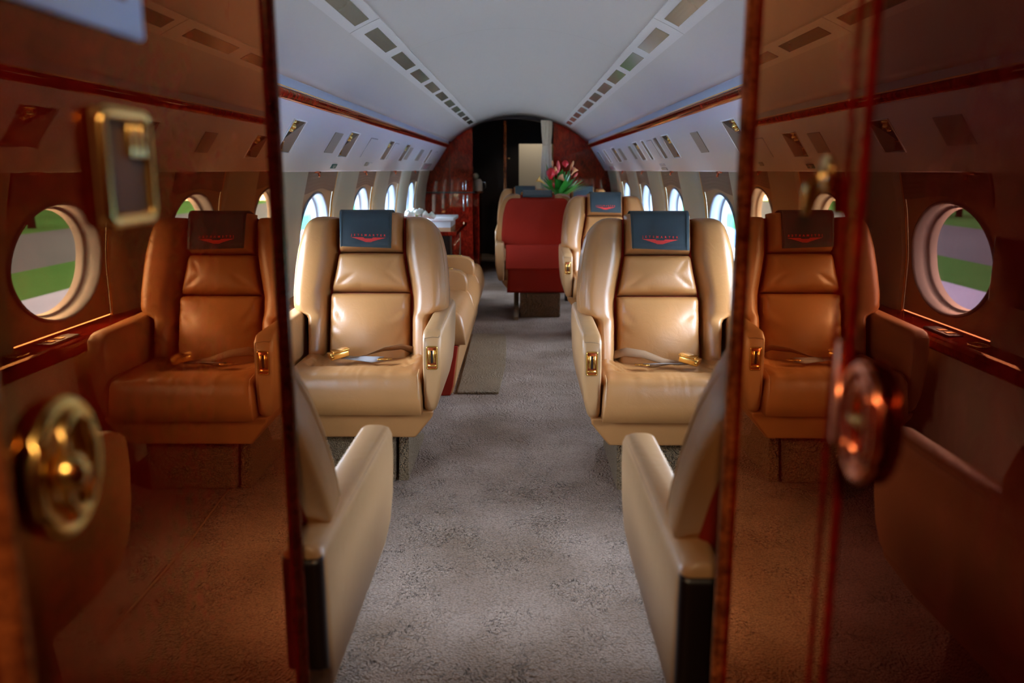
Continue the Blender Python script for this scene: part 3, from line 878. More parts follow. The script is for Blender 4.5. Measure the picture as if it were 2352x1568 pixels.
# gathered curtain
g = thing('curtain', 'gathered cream curtain tied back at the right of the aft doorway', 'curtain', (0.325, Y1 - 0.045, 0))
bm = bmesh.new(); rows = []
for j in range(30):
    z = 1.775 - (1.775 - 0.75) * j / 29
    w = smooth_interp([(0.75, 0.075), (1.1, 0.06), (1.36, 0.052), (1.47, 0.042), (1.49, 0.04), (1.51, 0.044), (1.65, 0.055), (1.80, 0.06)], z)
    row = []
    for i in range(65):
        a = 2 * PI * i / 64
        rr = w * (1 + 0.16 * math.sin(9 * a + 0.6 * math.sin(z * 5)))
        row.append((rr * math.cos(a) + 0.01 * (1.5 - z), 0.55 * rr * math.sin(a), z))
    rows.append(row)
sheet(bm, rows); obj('drape', bm, 'cream', g)
bm = bmesh.new(); tube(bm, [(0.047 * math.cos(2 * PI * i / 24), 0.027 * math.sin(2 * PI * i / 24), 1.49) for i in range(24)], 0.008, 8, close=True); obj('tie', bm, 'cream', g)
# galley counter with a pale rounded vessel at the left edge of the doorway
o = box('galley_counter', -1.0, -0.46, Y1 + 0.06, Y1 + 0.55, 0.0, 0.95, 'wood', bev=0.01); tag(o, 'dark wood galley counter just inside the aft doorway on the left', 'counter')
g = thing('coffee_pot', 'pale rounded coffee pot on the galley counter in the dark doorway', 'pot', (-0.485, Y1 + 0.2, 0.952))
bm = bmesh.new(); lathe(bm, [(0.045, 0), (0.055, 0.02), (0.06, 0.07), (0.058, 0.12), (0.045, 0.15), (0.03, 0.165)], seg=24); obj('body', bm, 'cream', g)
bm = bmesh.new(); bmesh.ops.create_uvsphere(bm, u_segments=18, v_segments=12, radius=0.038); bmesh.ops.translate(bm, vec=(-0.025, 0, 0.195), verts=bm.verts[:]); obj('lid', bm, 'cream', g)
bm = bmesh.new(); tube(bm, [(0.055, 0, 0.13), (0.09, 0, 0.12), (0.092, 0, 0.06), (0.057, 0, 0.04)], 0.007, 8); obj('handle', bm, 'steel', g)
bm = bmesh.new(); lathe(bm, [(0.05, -0.0), (0.062, 0.003), (0.062, 0.02), (0.058, 0.022)], seg=24); obj('base', bm, 'copper', g)

# ------------------------------------------------------------------ seats
def make_seat(label, loc, rz, rec=15.0, aisle=1, belt=True, logo=True, cover_label=None, group='club seats', arms=(1, 1), flip_belt=False, cover_w=(0.116, 0.0), squeeze=1.0, rear_mat='leather_back', covergroup='headrest covers'):
    t = thing('cabin_seat', label, 'seat', loc, rz, group)
    th = R(rec)
    t.scale = (squeeze, 1, 1)
    ys, zs_ = 0.105, 0.395
    def bp(x, s, h):                       # back-plane coordinates: along the back, and out of it
        return Vector((x, ys + s * math.sin(th) - h * math.cos(th), zs_ + s * math.cos(th) + h * math.sin(th)))
    WH = [(-0.10, 0.245), (0.0, 0.255), (0.200, 0.262), (0.217, 0.275), (0.233, 0.318), (0.255, 0.329), (0.32, 0.331), (0.42, 0.325), (0.50, 0.315), (0.56, 0.300), (0.595, 0.286), (0.618, 0.268), (0.634, 0.245), (0.645, 0.20)]
    CW = [(-0.05, 0.176), (0.31, 0.172), (0.41, 0.152), (0.485, 0.140), (0.70, 0.137)]
    wh = lambda s: interp(WH, s)
    cw = lambda s: interp(CW, s)
    # rear shell, its outer skin turned to the back
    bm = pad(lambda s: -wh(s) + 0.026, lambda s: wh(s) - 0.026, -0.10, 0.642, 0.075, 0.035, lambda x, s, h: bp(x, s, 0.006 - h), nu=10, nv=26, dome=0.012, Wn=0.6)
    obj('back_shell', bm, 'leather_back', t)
    # wings
    for sd in (-1, 1):
        f = lambda x, s, h, sd=sd: bp(sd * x, s, h - 0.056)
        def ex(x, s, u, v):
            return -0.030 * (1 - u) ** 1.5 + 0.010 * math.sin(PI * u) - 0.012 * math.exp(-((s - 0.22) / 0.02) ** 2) * u
        bm = pad(lambda s: cw(s) + 0.0015, lambda s: wh(s), -0.06, 0.648, 0.164, 0.05, f, nu=8, nv=46, dome=0.0, e=2.3, extra=ex, Wn=0.17, rx=0.055)
        wg = obj('wing', bm, 'leather', t)
        bm = bmesh.new()
        tube(bm, [bp(sd * (wh(s) - 0.009), s, 0.164 * rnd(0.009, 0.055, 2.3) - 0.054 - 0.001) for s in [0.26 + 0.345 * i / 16 for i in range(17)]], 0.0022, 6)
        obj('piping', bm, 'leather_light', wg)
    # centre pads
    c1 = creases([(-0.16, 0.33, -0.05, 0.40, 0.010, 0.006), (-0.165, 0.32, -0.09, 0.345, 0.008, 0.006), (0.16, 0.33, 0.06, 0.405, 0.010, 0.006), (0.165, 0.32, 0.10, 0.35, 0.008, 0.005), (-0.02, 0.325, -0.06, 0.345, 0.012, 0.003), (0.12, 0.47, 0.07, 0.40, 0.008, 0.003)])
    bm = pad(lambda s: -cw(s) + 0.003, lambda s: cw(s) - 0.003, 0.3185, 0.487, 0.066, 0.028, bp, nu=26, nv=20, dome=0.02, extra=c1, Wn=0.31)
    obj('upper_back_cushion', bm, 'leather', t)
    c2 = creases([(-0.168, 0.27, -0.10, 0.19, 0.010, 0.006), (-0.168, 0.20, -0.12, 0.14, 0.010, 0.006), (-0.168, 0.14, -0.11, 0.07, 0.010, 0.005), (0.168, 0.26, 0.08, 0.20, 0.012, 0.005), (0.168, 0.16, 0.11, 0.07, 0.010, 0.004), (0.168, 0.09, 0.12, 0.02, 0.009, 0.004), (-0.04, 0.02, 0.06, 0.035, 0.014, 0.003)])
    bm = pad(lambda s: -cw(s) + 0.003, lambda s: cw(s) - 0.003, 0.0, 0.3155, 0.070, 0.03, bp, nu=26, nv=26, dome=0.028, extra=c2, Wn=0.34)
    obj('lower_back_cushion', bm, 'leather', t)
    bm = pad(lambda s: -0.135, lambda s: 0.135, 0.490, 0.660, 0.092, 0.035, bp, nu=12, nv=12, dome=0.004, e=2.6)
    obj('headrest', bm, 'leather', t)
    # lower rear apron between back and base
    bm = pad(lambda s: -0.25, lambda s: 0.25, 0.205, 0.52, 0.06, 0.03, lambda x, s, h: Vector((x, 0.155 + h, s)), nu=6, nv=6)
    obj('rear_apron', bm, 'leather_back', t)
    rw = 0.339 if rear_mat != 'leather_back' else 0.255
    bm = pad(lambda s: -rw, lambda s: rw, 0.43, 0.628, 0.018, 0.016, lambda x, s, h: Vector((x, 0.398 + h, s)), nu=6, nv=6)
    obj('rear_panel', bm, rear_mat, t)  # near seats: almost black, the darkness behind them put into the colour
    # seat cushion
    def ce(x, s, u, v):
        rx_ = max(0, 1 - (abs(x) / 0.215) ** 4); ry = 1 / (1 + math.exp(-(s + 0.185) / 0.012))
        h = -0.032 * rx_ * ry
        # gathered pleats round the recess
        rim = math.exp(-((s + 0.165) / 0.035) ** 2) * rx_ + math.exp(-((abs(x) - 0.19) / 0.03) ** 2) * ry
        h += 0.0045 * rim * math.sin(95 * x + 60 * s + 6 * math.sin(40 * x))
        h -= 0.004 * math.exp(-((abs(x) - 0.06) / 0.006) ** 2) * ry
        # soft drag lines over the front roll
        h += 0.0016 * math.sin(70 * x + 9 * math.sin(23 * x)) * math.exp(-((s + 0.30) / 0.06) ** 2)
        return h
    bm = pad(lambda s: -0.266, lambda s: 0.266, -0.345, 0.20, 0.155, 0.055, lambda x, s, h: Vector((x, s, 0.315 + h)), nu=56, nv=40, dome=0.010, e=3.2, extra=ce, rx=0.035)
    cu = obj('seat_cushion', bm, 'leather', t)
    bm = bmesh.new()
    for sd in (-1, 1):
        tube(bm, [(sd * 0.255, -0.340, 0.33), (sd * 0.2555, -0.3425, 0.39), (sd * 0.255, -0.335, 0.44), (sd * 0.252, -0.312, 0.464), (sd * 0.25, -0.25, 0.4705)], 0.0022, 6)
    obj('piping', bm, 'leather_light', cu)
    # arms
    for sd, on in ((-1, arms[0]), (1, arms[1])):
        if not on: continue
        levels = [(0.318, 0.274, 0.312, -0.285, 0.26), (0.335, 0.271, 0.320, -0.300, 0.31), (0.39, 0.270, 0.332, -0.308, 0.35), (0.46, 0.270, 0.339, -0.312, 0.385), (0.55, 0.270, 0.342, -0.314, 0.405), (0.604, 0.270, 0.342, -0.308, 0.41), (0.624, 0.273, 0.338, -0.290, 0.41), (0.632, 0.281, 0.330, -0.275, 0.405)]
        bm = bmesh.new(); rings = []
        for z, xi, xo_, yf, yr in levels:
            hx, hy = (xo_ - xi) / 2, (yr - yf) / 2
            rr = min(0.018, hx * 0.9)
            rings.append([bm.verts.new((sd * ((xi + xo_) / 2 + px), (yf + yr) / 2 + py, z + (0.012 * ((yf + yr) / 2 + py + 0.3) / 0.6 if z > 0.6 else 0))) for px, py in rrect(hx, hy, rr, 4)])
        n_ = len(rings[0])
        for A, B in zip(rings, rings[1:]):
            for k in range(n_): bm.faces.new((A[k], A[(k + 1) % n_], B[(k + 1) % n_], B[k]))
        bm.faces.new(rings[0][::-1]); bm.faces.new(rings[-1])
        ar = obj('arm', bm, 'leather_light', t); smooth_angle(ar, 45)
        # stitched seam round the front face and along the top edge
        bm = bmesh.new()
        tube(bm, [(sd * 0.277, -0.310, 0.36), (sd * 0.277, -0.3155, 0.46), (sd * 0.278, -0.3165, 0.56), (sd * 0.281, -0.312, 0.604), (sd * 0.310, -0.312, 0.609), (sd * 0.333, -0.309, 0.607), (sd * 0.337, -0.25, 0.624), (sd * 0.338, 0.0, 0.629), (sd * 0.337, 0.33, 0.635)], 0.0013, 5)
        obj('stitching', bm, 'belt_tan', ar)
        if sd == aisle:
            # gold ashtray let into the front face
            cx, cz, yf = sd * 0.3065, 0.530, -0.3135
            bm = bmesh.new(); bm_box(bm, cx - 0.018, cx + 0.018, yf - 0.002, yf + 0.004, cz - 0.040, cz + 0.040, 0.0018, 2)
            ash = obj('ashtray', bm, 'copper', ar)
            bm = bmesh.new(); tube(bm, [(cx + u, yf - 0.002, cz + v) for u, v in rrect(0.0192, 0.0425, 0.006)], 0.0032, 6, close=True)
            bm_box(bm, cx - 0.0150, cx + 0.0150, yf - 0.006, yf - 0.001, cz - 0.034, cz - 0.026, 0.001, 1)
            bm_box(bm, cx - 0.0135, cx - 0.004, yf - 0.0035, yf - 0.001, cz - 0.018, cz + 0.030, 0.001, 1)
            bm_box(bm, cx + 0.004, cx + 0.0135, yf - 0.0035, yf - 0.001, cz - 0.018, cz + 0.030, 0.001, 1)
            obj('ashtray_frame', bm, 'gold', ar)
            bm = bmesh.new(); bm_box(bm, cx - 0.003, cx + 0.003, yf - 0.0045, yf - 0.001, cz - 0.020, cz + 0.028)
            obj('ashtray_slot', bm, 'black', ar, smooth=False)
    # skirt: chamfered tub under cushion and arms
    bm = bmesh.new()
    xo_ = [0.316 if a else 0.28 for a in arms]
    pr = [(-xo_[0], 0.318), (-xo_[0] + 0.004, 0.295), (-xo_[0] + 0.075, 0.205), (xo_[1] - 0.075, 0.205), (xo_[1] - 0.004, 0.295), (xo_[1], 0.318)]
    prism(bm, pr, lambda p: (p[0] * 0.97, -0.305 + (0.318 - p[1]) * 0.25, p[1]), lambda p: (p[0] * 0.93, 0.20 - (0.318 - p[1]) * 0.3, p[1]))
    o = obj('skirt', bm, 'leather', t, smooth=False); bevel_mod(o, 0.008, 3, 20)
    # carpeted pedestal and its track
    bm = bmesh.new(); bm_box(bm, -0.20, 0.14, -0.215, 0.20, 0.0, 0.206, 0.012, 2); bm2 = bm
    if aisle < 0:
        for v in bm.verts: v.co.x = -v.co.x
        bmesh.ops.reverse_faces(bm, faces=bm.faces[:])
    obj('pedestal', bm, 'carpet_mat', t, smooth=False)
    bm = bmesh.new()
    pts = [(-0.20, 0.0), (0.34, 0.0), (0.34, 0.03), (0.12, 0.09), (0.05, 0.20), (-0.16, 0.20)]
    prism(bm, pts, lambda p: (aisle * 0.152, p[0], p[1]), lambda p: (aisle * 0.192, p[0], p[1]))
    o = obj('floor_track', bm, 'carpet_mat', t, smooth=False); bevel_mod(o, 0.004, 2)
    # belt lying across the cushion
    if belt:
        f = -1 if flip_belt else 1
        zb = 0.462
        sb = thing('seat_belt', None, None); sb.parent = t
        def ribbon(pts, w=0.022, tw=None):
            bm = bmesh.new(); rows = []
            P_ = [Vector(p) for p in pts]
            for i, p in enumerate(P_):
                d = (P_[min(i + 1, len(P_) - 1)] - P_[max(i - 1, 0)]).normalized()
                a = tw[i] if tw else 0
                sidev = Vector((-d.y, d.x, 0)).normalized()
                sidev = (sidev * math.cos(a) + Vector((0, 0, 1)) * math.sin(a)).normalized()
                rows.append([p - sidev * w, p, p + sidev * w])
            return sheet(bm, rows)
        o = obj('strap', ribbon([(f * x, y, z) for x, y, z in ((0.20, 0.07, zb + 0.012), (0.14, 0.04, zb + 0.036), (0.07, 0.02, zb + 0.030), (0.0, -0.02, zb + 0.012), (-0.06, -0.045, zb + 0.008), (-0.10, -0.05, zb + 0.012))], 0.020, [0.9, 0.8, 0.6, 0.3, 0.15, 0.1]), 'belt_tan', sb); solid(o, 0.002, 0)
        o = obj('strap', ribbon([(f * x, y, z) for x, y, z in ((-0.10, -0.05, zb + 0.014), (-0.05, -0.055, zb + 0.009), (0.0, -0.06, zb + 0.007), (0.04, -0.075, zb + 0.007), (0.085, -0.07, zb + 0.010))], 0.015, [0.1, 0.25, 0.5, 0.7, 0.4]), 'belt', sb); solid(o, 0.002, 0)
        bm = bmesh.new()
        bm_box(bm, -0.032, 0.032, -0.024, 0.024, 0.0, 0.019, 0.003, 2)
        bm_box(bm, -0.020, 0.036, -0.023, 0.023, 0.0192, 0.0235, 0.0015, 2)
        tube(bm, [(-0.026, -0.025, 0.010), (-0.026, 0.025, 0.010)], 0.005, 8)
        bmesh.ops.transform(bm, matrix=Matrix.Translation((f * -0.100, -0.055, zb + 0.012)) @ Matrix.Rotation(f * R(28), 4, 'Z') @ Matrix.Rotation(R(-10 * f), 4, 'Y') @ Matrix.Diagonal((1.2 * f, 1.2, 1.35, 1)), verts=bm.verts[:])
        if f < 0:
            pass
        obj('buckle', bm, 'gold', sb)
        bm = bmesh.new()
        bm_box(bm, -0.022, 0.012, -0.016, 0.016, 0.0, 0.004, 0.001, 1); bm_box(bm, 0.010, 0.034, -0.010, 0.010, 0.0005, 0.0035, 0.001, 1)
        bmesh.ops.transform(bm, matrix=Matrix.Translation((f * 0.085, -0.080, zb + 0.009)) @ Matrix.Rotation(R(0 if f > 0 else 180), 4, 'Z'), verts=bm.verts[:])
        obj('tongue', bm, 'gold', sb)
    # cloth cover over the headrest: an object of its own
    if cover_label:
        cv = thing('headrest_cover', cover_label, 'headrest cover', loc, rz, covergroup)
        cv.scale = (squeeze, 1, 1)
        rng = random.Random(len(label))
        path = [(0.499, 0.1005), (0.525, 0.1000), (0.575, 0.0995), (0.615, 0.0985), (0.640, 0.0955), (0.655, 0.085), (0.664, 0.066), (0.6665, 0.04), (0.665, 0.01), (0.660, -0.03), (0.655, -0.062), (0.645, -0.082)]
        bm = bmesh.new(); rows = []
        sk = cover_w[1]
        for j, (s, h) in enumerate(path):
            row = []
            for i in range(25):
                u = i / 24 * 2 - 1
                w = cover_w[0] + 0.004 * (s - 0.50) / 0.16
                x = u * w + sk + 0.003 * (0.66 - s) / 0.16
                hh = h + (0.0012 * math.sin(37 * u + s * 20) if j < 4 else 0)
                ss = s - (0.004 * u if j < 3 else 0) * (1 - j / 3)
                row.append(bp(x, ss, hh + 0.0008))
            rows.append(row)
        sheet(bm, rows)
        o = obj('cloth', bm, 'cloth', cv); solid(o, 0.0022, 0)
        bm = bmesh.new()
        for sd in (-1, 1):
            tube(bm, [bp(sd * (cover_w[0] - 0.008) + sk, s, h + 0.0035) for s, h in path[:6]], 0.0012, 5)
        obj('hem', bm, 'cloth', cv)
        if logo:
            me = text_mesh('JETSMARTER', 0.0125, 2.3, 0.0003, 0.0004)
            o = bpy.data.objects.new('lettering', me); C.objects.link(o); me.materials.append(M['logo_red'])
            ex_, ey_, ez_ = Vector((1, 0, 0)), Vector((0, math.sin(th), math.cos(th))), Vector((0, -math.cos(th), math.sin(th)))
            xs = [v.co.x for v in me.vertices]; k = 0.146 / (max(xs) - min(xs)); xm = (max(xs) + min(xs)) / 2
            for v in me.vertices:
                p = bp((v.co.x - xm) * k, 0.5450 + v.co.y - (v.co.x - xm) * 0.02, 0.1042 + v.co.z)
                v.co = p
            o.parent = cv
            bm = bmesh.new()
            # stepped wing emblem: each bar a notched strip, narrowing downwards
            def bar(x0, x1, s0, s1, slx=0.004):
                for sd in (-1, 1):
                    prism(bm, [(sd * x0, s0), (sd * x1, s0), (sd * (x1 - slx), s1), (sd * max(0, x0 - 0.004), s1)], lambda p: bp(p[0], p[1] - p[0] * 0.02, 0.1028), lambda p: bp(p[0], p[1] - p[0] * 0.02, 0.1046))
            bar(0.020, 0.073, 0.5395, 0.5360, 0.013)
            bar(0.000, 0.057, 0.5348, 0.5316, 0.012)
            bar(0.000, 0.042, 0.5304, 0.5275, 0.011)
            bar(0.000, 0.029, 0.5263, 0.5237, 0.009)
            bar(0.000, 0.018, 0.5225, 0.5202, 0.007)
            obj('wing_emblem', bm, 'logo_red', cv, smooth=False)
    return t

G1 = 'club seats by the doorway'
make_seat('tan leather cabin seat facing the camera on the left, belt buckle on its cushion', (-0.605, 3.40, 0), 0, 15, 1, True, True,
          'slate cloth with red lettering on the headrest of the left facing seat', G1, cover_w=(0.107, -0.014))
make_seat('tan leather cabin seat facing the camera at the right, partly behind the near right backrest', (0.60, 3.31, 0), 0, 15, -1, True, True,
          'slate cloth with red lettering on the headrest of the front right facing seat', G1, flip_belt=True)
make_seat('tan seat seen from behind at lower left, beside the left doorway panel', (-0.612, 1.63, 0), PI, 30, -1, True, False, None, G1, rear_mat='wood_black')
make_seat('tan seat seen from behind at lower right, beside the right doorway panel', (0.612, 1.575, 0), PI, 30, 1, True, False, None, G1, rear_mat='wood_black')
G2 = 'seats around the aft table'
make_seat('tan leather seat facing the camera directly behind the front right seat', (0.675, 6.36, 0), 0, 15, -1, True, True,
          'slate cloth with red lettering on the seat behind the front right seat', G2)
make_seat('seat turned away in the aisle, showing its dark red-brown back', (0.165, 7.23, 0), PI, 13, 1, False, False,
          'grey cloth edge over the top of the turned-away red-backed seat', G2, arms=(0, 1))
make_seat('aft seat facing the camera behind the red-backed seat, left of the flowers', (0.075, 8.9, 0), 0, 15, -1, False, True,
          'slate cloth on the aft headrest left of the flowers', G2, arms=(1, 0), squeeze=0.9)
make_seat('aft seat facing the camera to the right of the flowers', (0.685, 8.9, 0), 0, 15, 1, False, True,
          'slate cloth on the aft headrest right of the flowers', G2, arms=(0, 0), squeeze=0.9)

# ------------------------------------------------------------------ sofa along the left wall
t = thing('sofa', 'long tan leather side sofa along the left wall behind the left facing seat', 'sofa', (-0.7, 5.7, 0))
def to(bm):
    bmesh.ops.translate(bm, vec=(0.7, -5.7, 0), verts=bm.verts[:]); return bm
SY0, SY1 = 4.50, 6.95
bm = bmesh.new()
pr = [(-0.985, 0.0), (-0.345, 0.0), (-0.33, 0.05), (-0.30, 0.29), (-0.985, 0.29)]
prism(bm, pr, lambda p: (p[0], SY0 + 0.03, p[1]), lambda p: (p[0], SY1, p[1])); o = obj('base', to(bm), 'leather', t, smooth=False); bevel_mod(o, 0.01, 2)
bm = bmesh.new()
pr = [(-0.985, 0.0), (-0.355, 0.0), (-0.34, 0.05), (-0.31, 0.275), (-0.31, 0.28), (-0.985, 0.28)]
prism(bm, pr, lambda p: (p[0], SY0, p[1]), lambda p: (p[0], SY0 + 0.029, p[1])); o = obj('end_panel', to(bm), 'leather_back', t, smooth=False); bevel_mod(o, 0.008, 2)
edges = [SY0 + 0.005, 5.36, 6.20, SY1]
for a, bb in zip(edges, edges[1:]):
    bm = pad(lambda s: a + 0.003, lambda s: bb - 0.003, -0.80, -0.268, 0.185, 0.085, lambda x, s, h: Vector((s, x, 0.285 + h)), nu=14, nv=12, dome=0.015, e=2.6, rx=0.035)
    obj('seat_cushion', to(bm), 'leather', t)
    bm = pad(lambda s: a + 0.003, lambda s: bb - 0.003, 0.40, 0.86, 0.13, 0.05, lambda x, s, h: Vector((-0.985 + h + 0.06 * (0.86 - s), x, s)), nu=14, nv=12, dome=0.02)
    obj('back_cushion', to(bm), 'leather', t)
for y in (5.36, 6.20):
    bm = bmesh.new()
    pr = [(-0.95, 0.44), (-0.325, 0.44), (-0.308, 0.47), (-0.305, 0.52), (-0.318, 0.565), (-0.35, 0.592), (-0.40, 0.602), (-0.95, 0.602)]
    prism(bm, pr, lambda p: (p[0], y - 0.045, p[1]), lambda p: (p[0], y + 0.045, p[1])); o = obj('armrest', to(bm), 'leather', t, smooth=True); bevel_mod(o, 0.012, 3); smooth_angle(o, 40)
    bm = bmesh.new(); bm_box(bm, -0.56, -0.40, y - 0.028, y + 0.028, 0.600, 0.608, 0.003, 2); to(bm); obj('tray_inlay', bm, 'gold', o)

# carpet mat
bm = bmesh.new()
pts = [(-0.318, 4.53), (-0.088, 4.53), (-0.062, 5.2), (-0.066, 5.7), (-0.078, 6.2), (-0.085, 6.22), (-0.33, 6.26)]
prism(bm, pts, lambda p: (p[0], p[1], 0.0), lambda p: (p[0], p[1], 0.014))
o = obj('carpet_mat', bm, 'carpet_mat', smooth=False); bevel_mod(o, 0.004, 2); tag(o, 'loose tan carpet mat on the aisle floor beside the sofa', 'mat')

# ------------------------------------------------------------------ credenza, tray and pale flowers on the left
t = thing('credenza', 'mahogany credenza with turned spindles beyond the sofa on the left', 'cabinet', (-0.75, 7.7, 0))
bm = bmesh.new(); bm_box(bm, -0.985, -0.50, 7.0, 8.35, 0.685, 0.72, 0.006, 2); bmesh.ops.translate(bm, vec=(0.75, -7.7, 0), verts=bm.verts[:]); obj('top', bm, 'wood', t, smooth=False)
bm = bmesh.new(); bm_box(bm, -0.98, -0.56, 7.05, 8.30, 0.0, 0.684); bmesh.ops.translate(bm, vec=(0.75, -7.7, 0), verts=bm.verts[:]); obj('body', bm, 'wood_black', t, smooth=False)
for y in (7.04, 7.25, 7.46):
    bm = bmesh.new(); lathe(bm, [(0.014, 0.0), (0.02, 0.04), (0.012, 0.08), (0.022, 0.22), (0.014, 0.36), (0.024, 0.42), (0.012, 0.48), (0.02, 0.60), (0.016, 0.684)], cx=-0.525 + 0.75, cy=y - 7.7, seg=14); obj('spindle', bm, 'wood', t)
t = thing('tray', 'white lidded tray on the credenza at the left', 'tray', (-0.71, 7.75, 0.72))
bm = bmesh.new(); bm_box(bm, -0.22, 0.15, -0.25, 0.3, 0.055, 0.088, 0.008, 3); obj('lid', bm, 'white_top', t)
bm = bmesh.new(); bm_box(bm, -0.21, 0.12, -0.24, 0.29, 0.0, 0.0545); obj('body', bm, 'cove', t, smooth=False)  # sides of the white tray, their shadow put in as grey
t = thing('flower_arrangement', 'low white flower arrangement on the credenza above the left seat', 'flowers', (-0.86, 7.3, 0.765))
bm = bmesh.new(); lathe(bm, [(0.03, -0.045), (0.05, -0.04), (0.055, 0.05), (0.05, 0.06)], seg=18); obj('bowl', bm, 'white_top', t)
rng = random.Random(3)
for k in range(9):
    bm = bmesh.new(); bmesh.ops.create_icosphere(bm, subdivisions=2, radius=0.032)
    for v in bm.verts: v.co *= 1 + 0.25 * math.sin(9 * v.co.x * 30 + 7 * v.co.z * 40)
    a = k * 2.4; rr = 0.02 + 0.011 * k
    bmesh.ops.translate(bm, vec=(rr * math.cos(a) * 1.2, rr * math.sin(a), 0.10 - 0.004 * k + 0.01 * rng.random()), verts=bm.verts[:])
    obj('bloom', bm, 'bloom_white', t)
for k in range(8):
    a = k * 0.8; bm = bmesh.new()
    rows = [[(0.04 * math.cos(a) + d * math.cos(a) - w * math.sin(a), 0.04 * math.sin(a) + d * math.sin(a) + w * math.cos(a), 0.06 + 0.5 * d - 3 * d * d) for w in (-ww, 0, ww)] for d, ww in ((0, 0.004), (0.04, 0.014), (0.08, 0.012), (0.12, 0.002))]
    sheet(bm, rows); obj('leaf', bm, 'leaf_light', t)

# ------------------------------------------------------------------ aft table with the bouquet
t = thing('dining_table', 'dark mahogany table between the aft seats, under the flowers', 'table', (0.55, 8.0, 0))
bm = bmesh.new(); bm_box(bm, -0.42, 0.43, -0.33, 0.33, 0.70, 0.73, 0.008, 2); obj('tabletop', bm, 'wood', t, smooth=False)
bm = bmesh.new(); bm_box(bm, -0.1, 0.3, -0.06, 0.06, 0.0, 0.70); obj('leg', bm, 'wood_black', t, smooth=False)
VX, VY = 0.395, 8.0
t = thing('vase', 'clear-rimmed white vase on the aft table, holding the bouquet', 'vase', (VX, VY, 0.73))
bm = bmesh.new(); lathe(bm, [(0.05, 0), (0.06, 0.01), (0.055, 0.10), (0.062, 0.20), (0.072, 0.225), (0.066, 0.225), (0.055, 0.20), (0.03, 0.19)], seg=28); obj('body', bm, 'white_top', t)
t = thing('flower_bouquet', 'bouquet of red, pink and yellow flowers with green fronds in the aft vase', 'flowers', (VX, VY, 0.958))
def leafblade(a, el, L, w, mat, droop=0.5, base=(0, 0, 0), name='leaf', n=10):
    bm = bmesh.new(); rows = []
    d = Vector((math.cos(a) * math.cos(el), math.sin(a) * math.cos(el), math.sin(el)))
    sd = Vector((-math.sin(a), math.cos(a), 0))
    if abs(sd.x) < 0.5: sd = (sd + Vector((0.9, 0, 0))).normalized()
    for i in range(n + 1):
        q = i / n
        p = Vector(base) + d * (L * q) + Vector((0, 0, -droop * L * q * q * 0.5))
        ww = w * math.sin(PI * (0.08 + 0.92 * q) ** 0.8) 
        rows.append([p - sd * ww, p + Vector((0, 0, -0.25 * ww)), p + sd * ww])
    sheet(bm, rows)
    return obj(name, bm, mat, t)
rng = random.Random(11)
for k in range(95):
    a = rng.uniform(0, 2 * PI); el = rng.uniform(0.6, 1.45)
    leafblade(a, el, rng.uniform(0.15, 0.31), rng.uniform(0.016, 0.030), 'leaf', rng.uniform(0.1, 0.5))
for k in range(14):
    leafblade(rng.uniform(-0.5, 0.4), rng.uniform(0.35, 0.95), rng.uniform(0.26, 0.37), 0.0045, 'leaf_light', 0.35, name='frond')
for k in range(6):
    leafblade(PI + rng.uniform(-0.5, 0.5), rng.uniform(0.7, 1.15), rng.uniform(0.24, 0.31), 0.010, 'leaf', 0.25)
for (dx, dz, h) in ((-0.115, 0.30, 0.10), (-0.09, 0.30, 0.09)):
    leafblade(0.2, 1.45 if dx > -0.1 else 1.7, h, 0.014, 'leaf_light', 0.0, base=(dx, 0, dz - 0.08), name='bud')
def blob(dx, dy, dz, rx, rz, mat, name='bloom', rough=0.15, tilt=0.0):
    bm = bmesh.new(); bmesh.ops.create_icosphere(bm, subdivisions=3, radius=1)
    for v in bm.verts:
        c = v.co.copy()
        f = 1 + rough * math.sin(11 * c.x + 3) * math.sin(12 * c.y) * math.cos(10 * c.z)
        v.co = Vector((c.x * rx * f, c.y * rx * f, c.z * rz * f))
        if v.co.z < 0: v.co.x *= 1 - 0.5 * (-v.co.z / rz); v.co.y *= 1 - 0.5 * (-v.co.z / rz)
    bmesh.ops.transform(bm, matrix=Matrix.Translation((dx, dy, dz)) @ Matrix.Rotation(tilt, 4, 'Y'), verts=bm.verts[:])
    return obj(name, bm, mat, t)
def lily(dx, dy, dz, r, L, mat, a, el):
    bm = bmesh.new()
    lathe(bm, [(0.15, 0), (0.2, 0.3), (0.45, 0.65), (0.85, 0.92), (1.0, 1.0), (0.8, 0.93), (0.35, 0.6), (0.1, 0.4)], seg=20)
    bmesh.ops.transform(bm, matrix=Matrix.Translation((dx, dy, dz)) @ Matrix.Rotation(a, 4, 'Z') @ Matrix.Rotation(PI / 2 - el, 4, 'Y') @ Matrix.Diagonal((r, r, L, 1)), verts=bm.verts[:])
    return obj('bloom', bm, mat, t)
px = 1 / 242.0   # metres per photo pixel at the bouquet
def at(u, v): return ((u - 1285) * px, (455 - v) * px + 0.007)
x, z = at(1263, 402); blob(x, -0.09, z, 0.040, 0.055, 'bloom_red', rough=0.2, tilt=0.2)
x, z = at(1269, 420); blob(x, -0.07, z - 0.01, 0.016, 0.05, 'bloom_red', tilt=-0.2)
x, z = at(1296, 380); blob(x, -0.03, z, 0.028, 0.032, 'bloom_red', rough=0.25)
x, z = at(1315, 392); blob(x, -0.02, z, 0.020, 0.022, 'bloom_red')
x, z = at(1280, 386); blob(x, -0.05, z, 0.016, 0.055, 'bloom_pink', rough=0.05, tilt=-0.08)
x, z = at(1276, 398); blob(x, -0.06, z, 0.017, 0.03, 'bloom_pink')
x, z = at(1273, 392); blob(x, -0.07, z, 0.016, 0.026, 'bloom_peach')
x, z = at(1267, 381); blob(x, -0.04, z, 0.009, 0.035, 'bloom_peach', name='bud', rough=0)
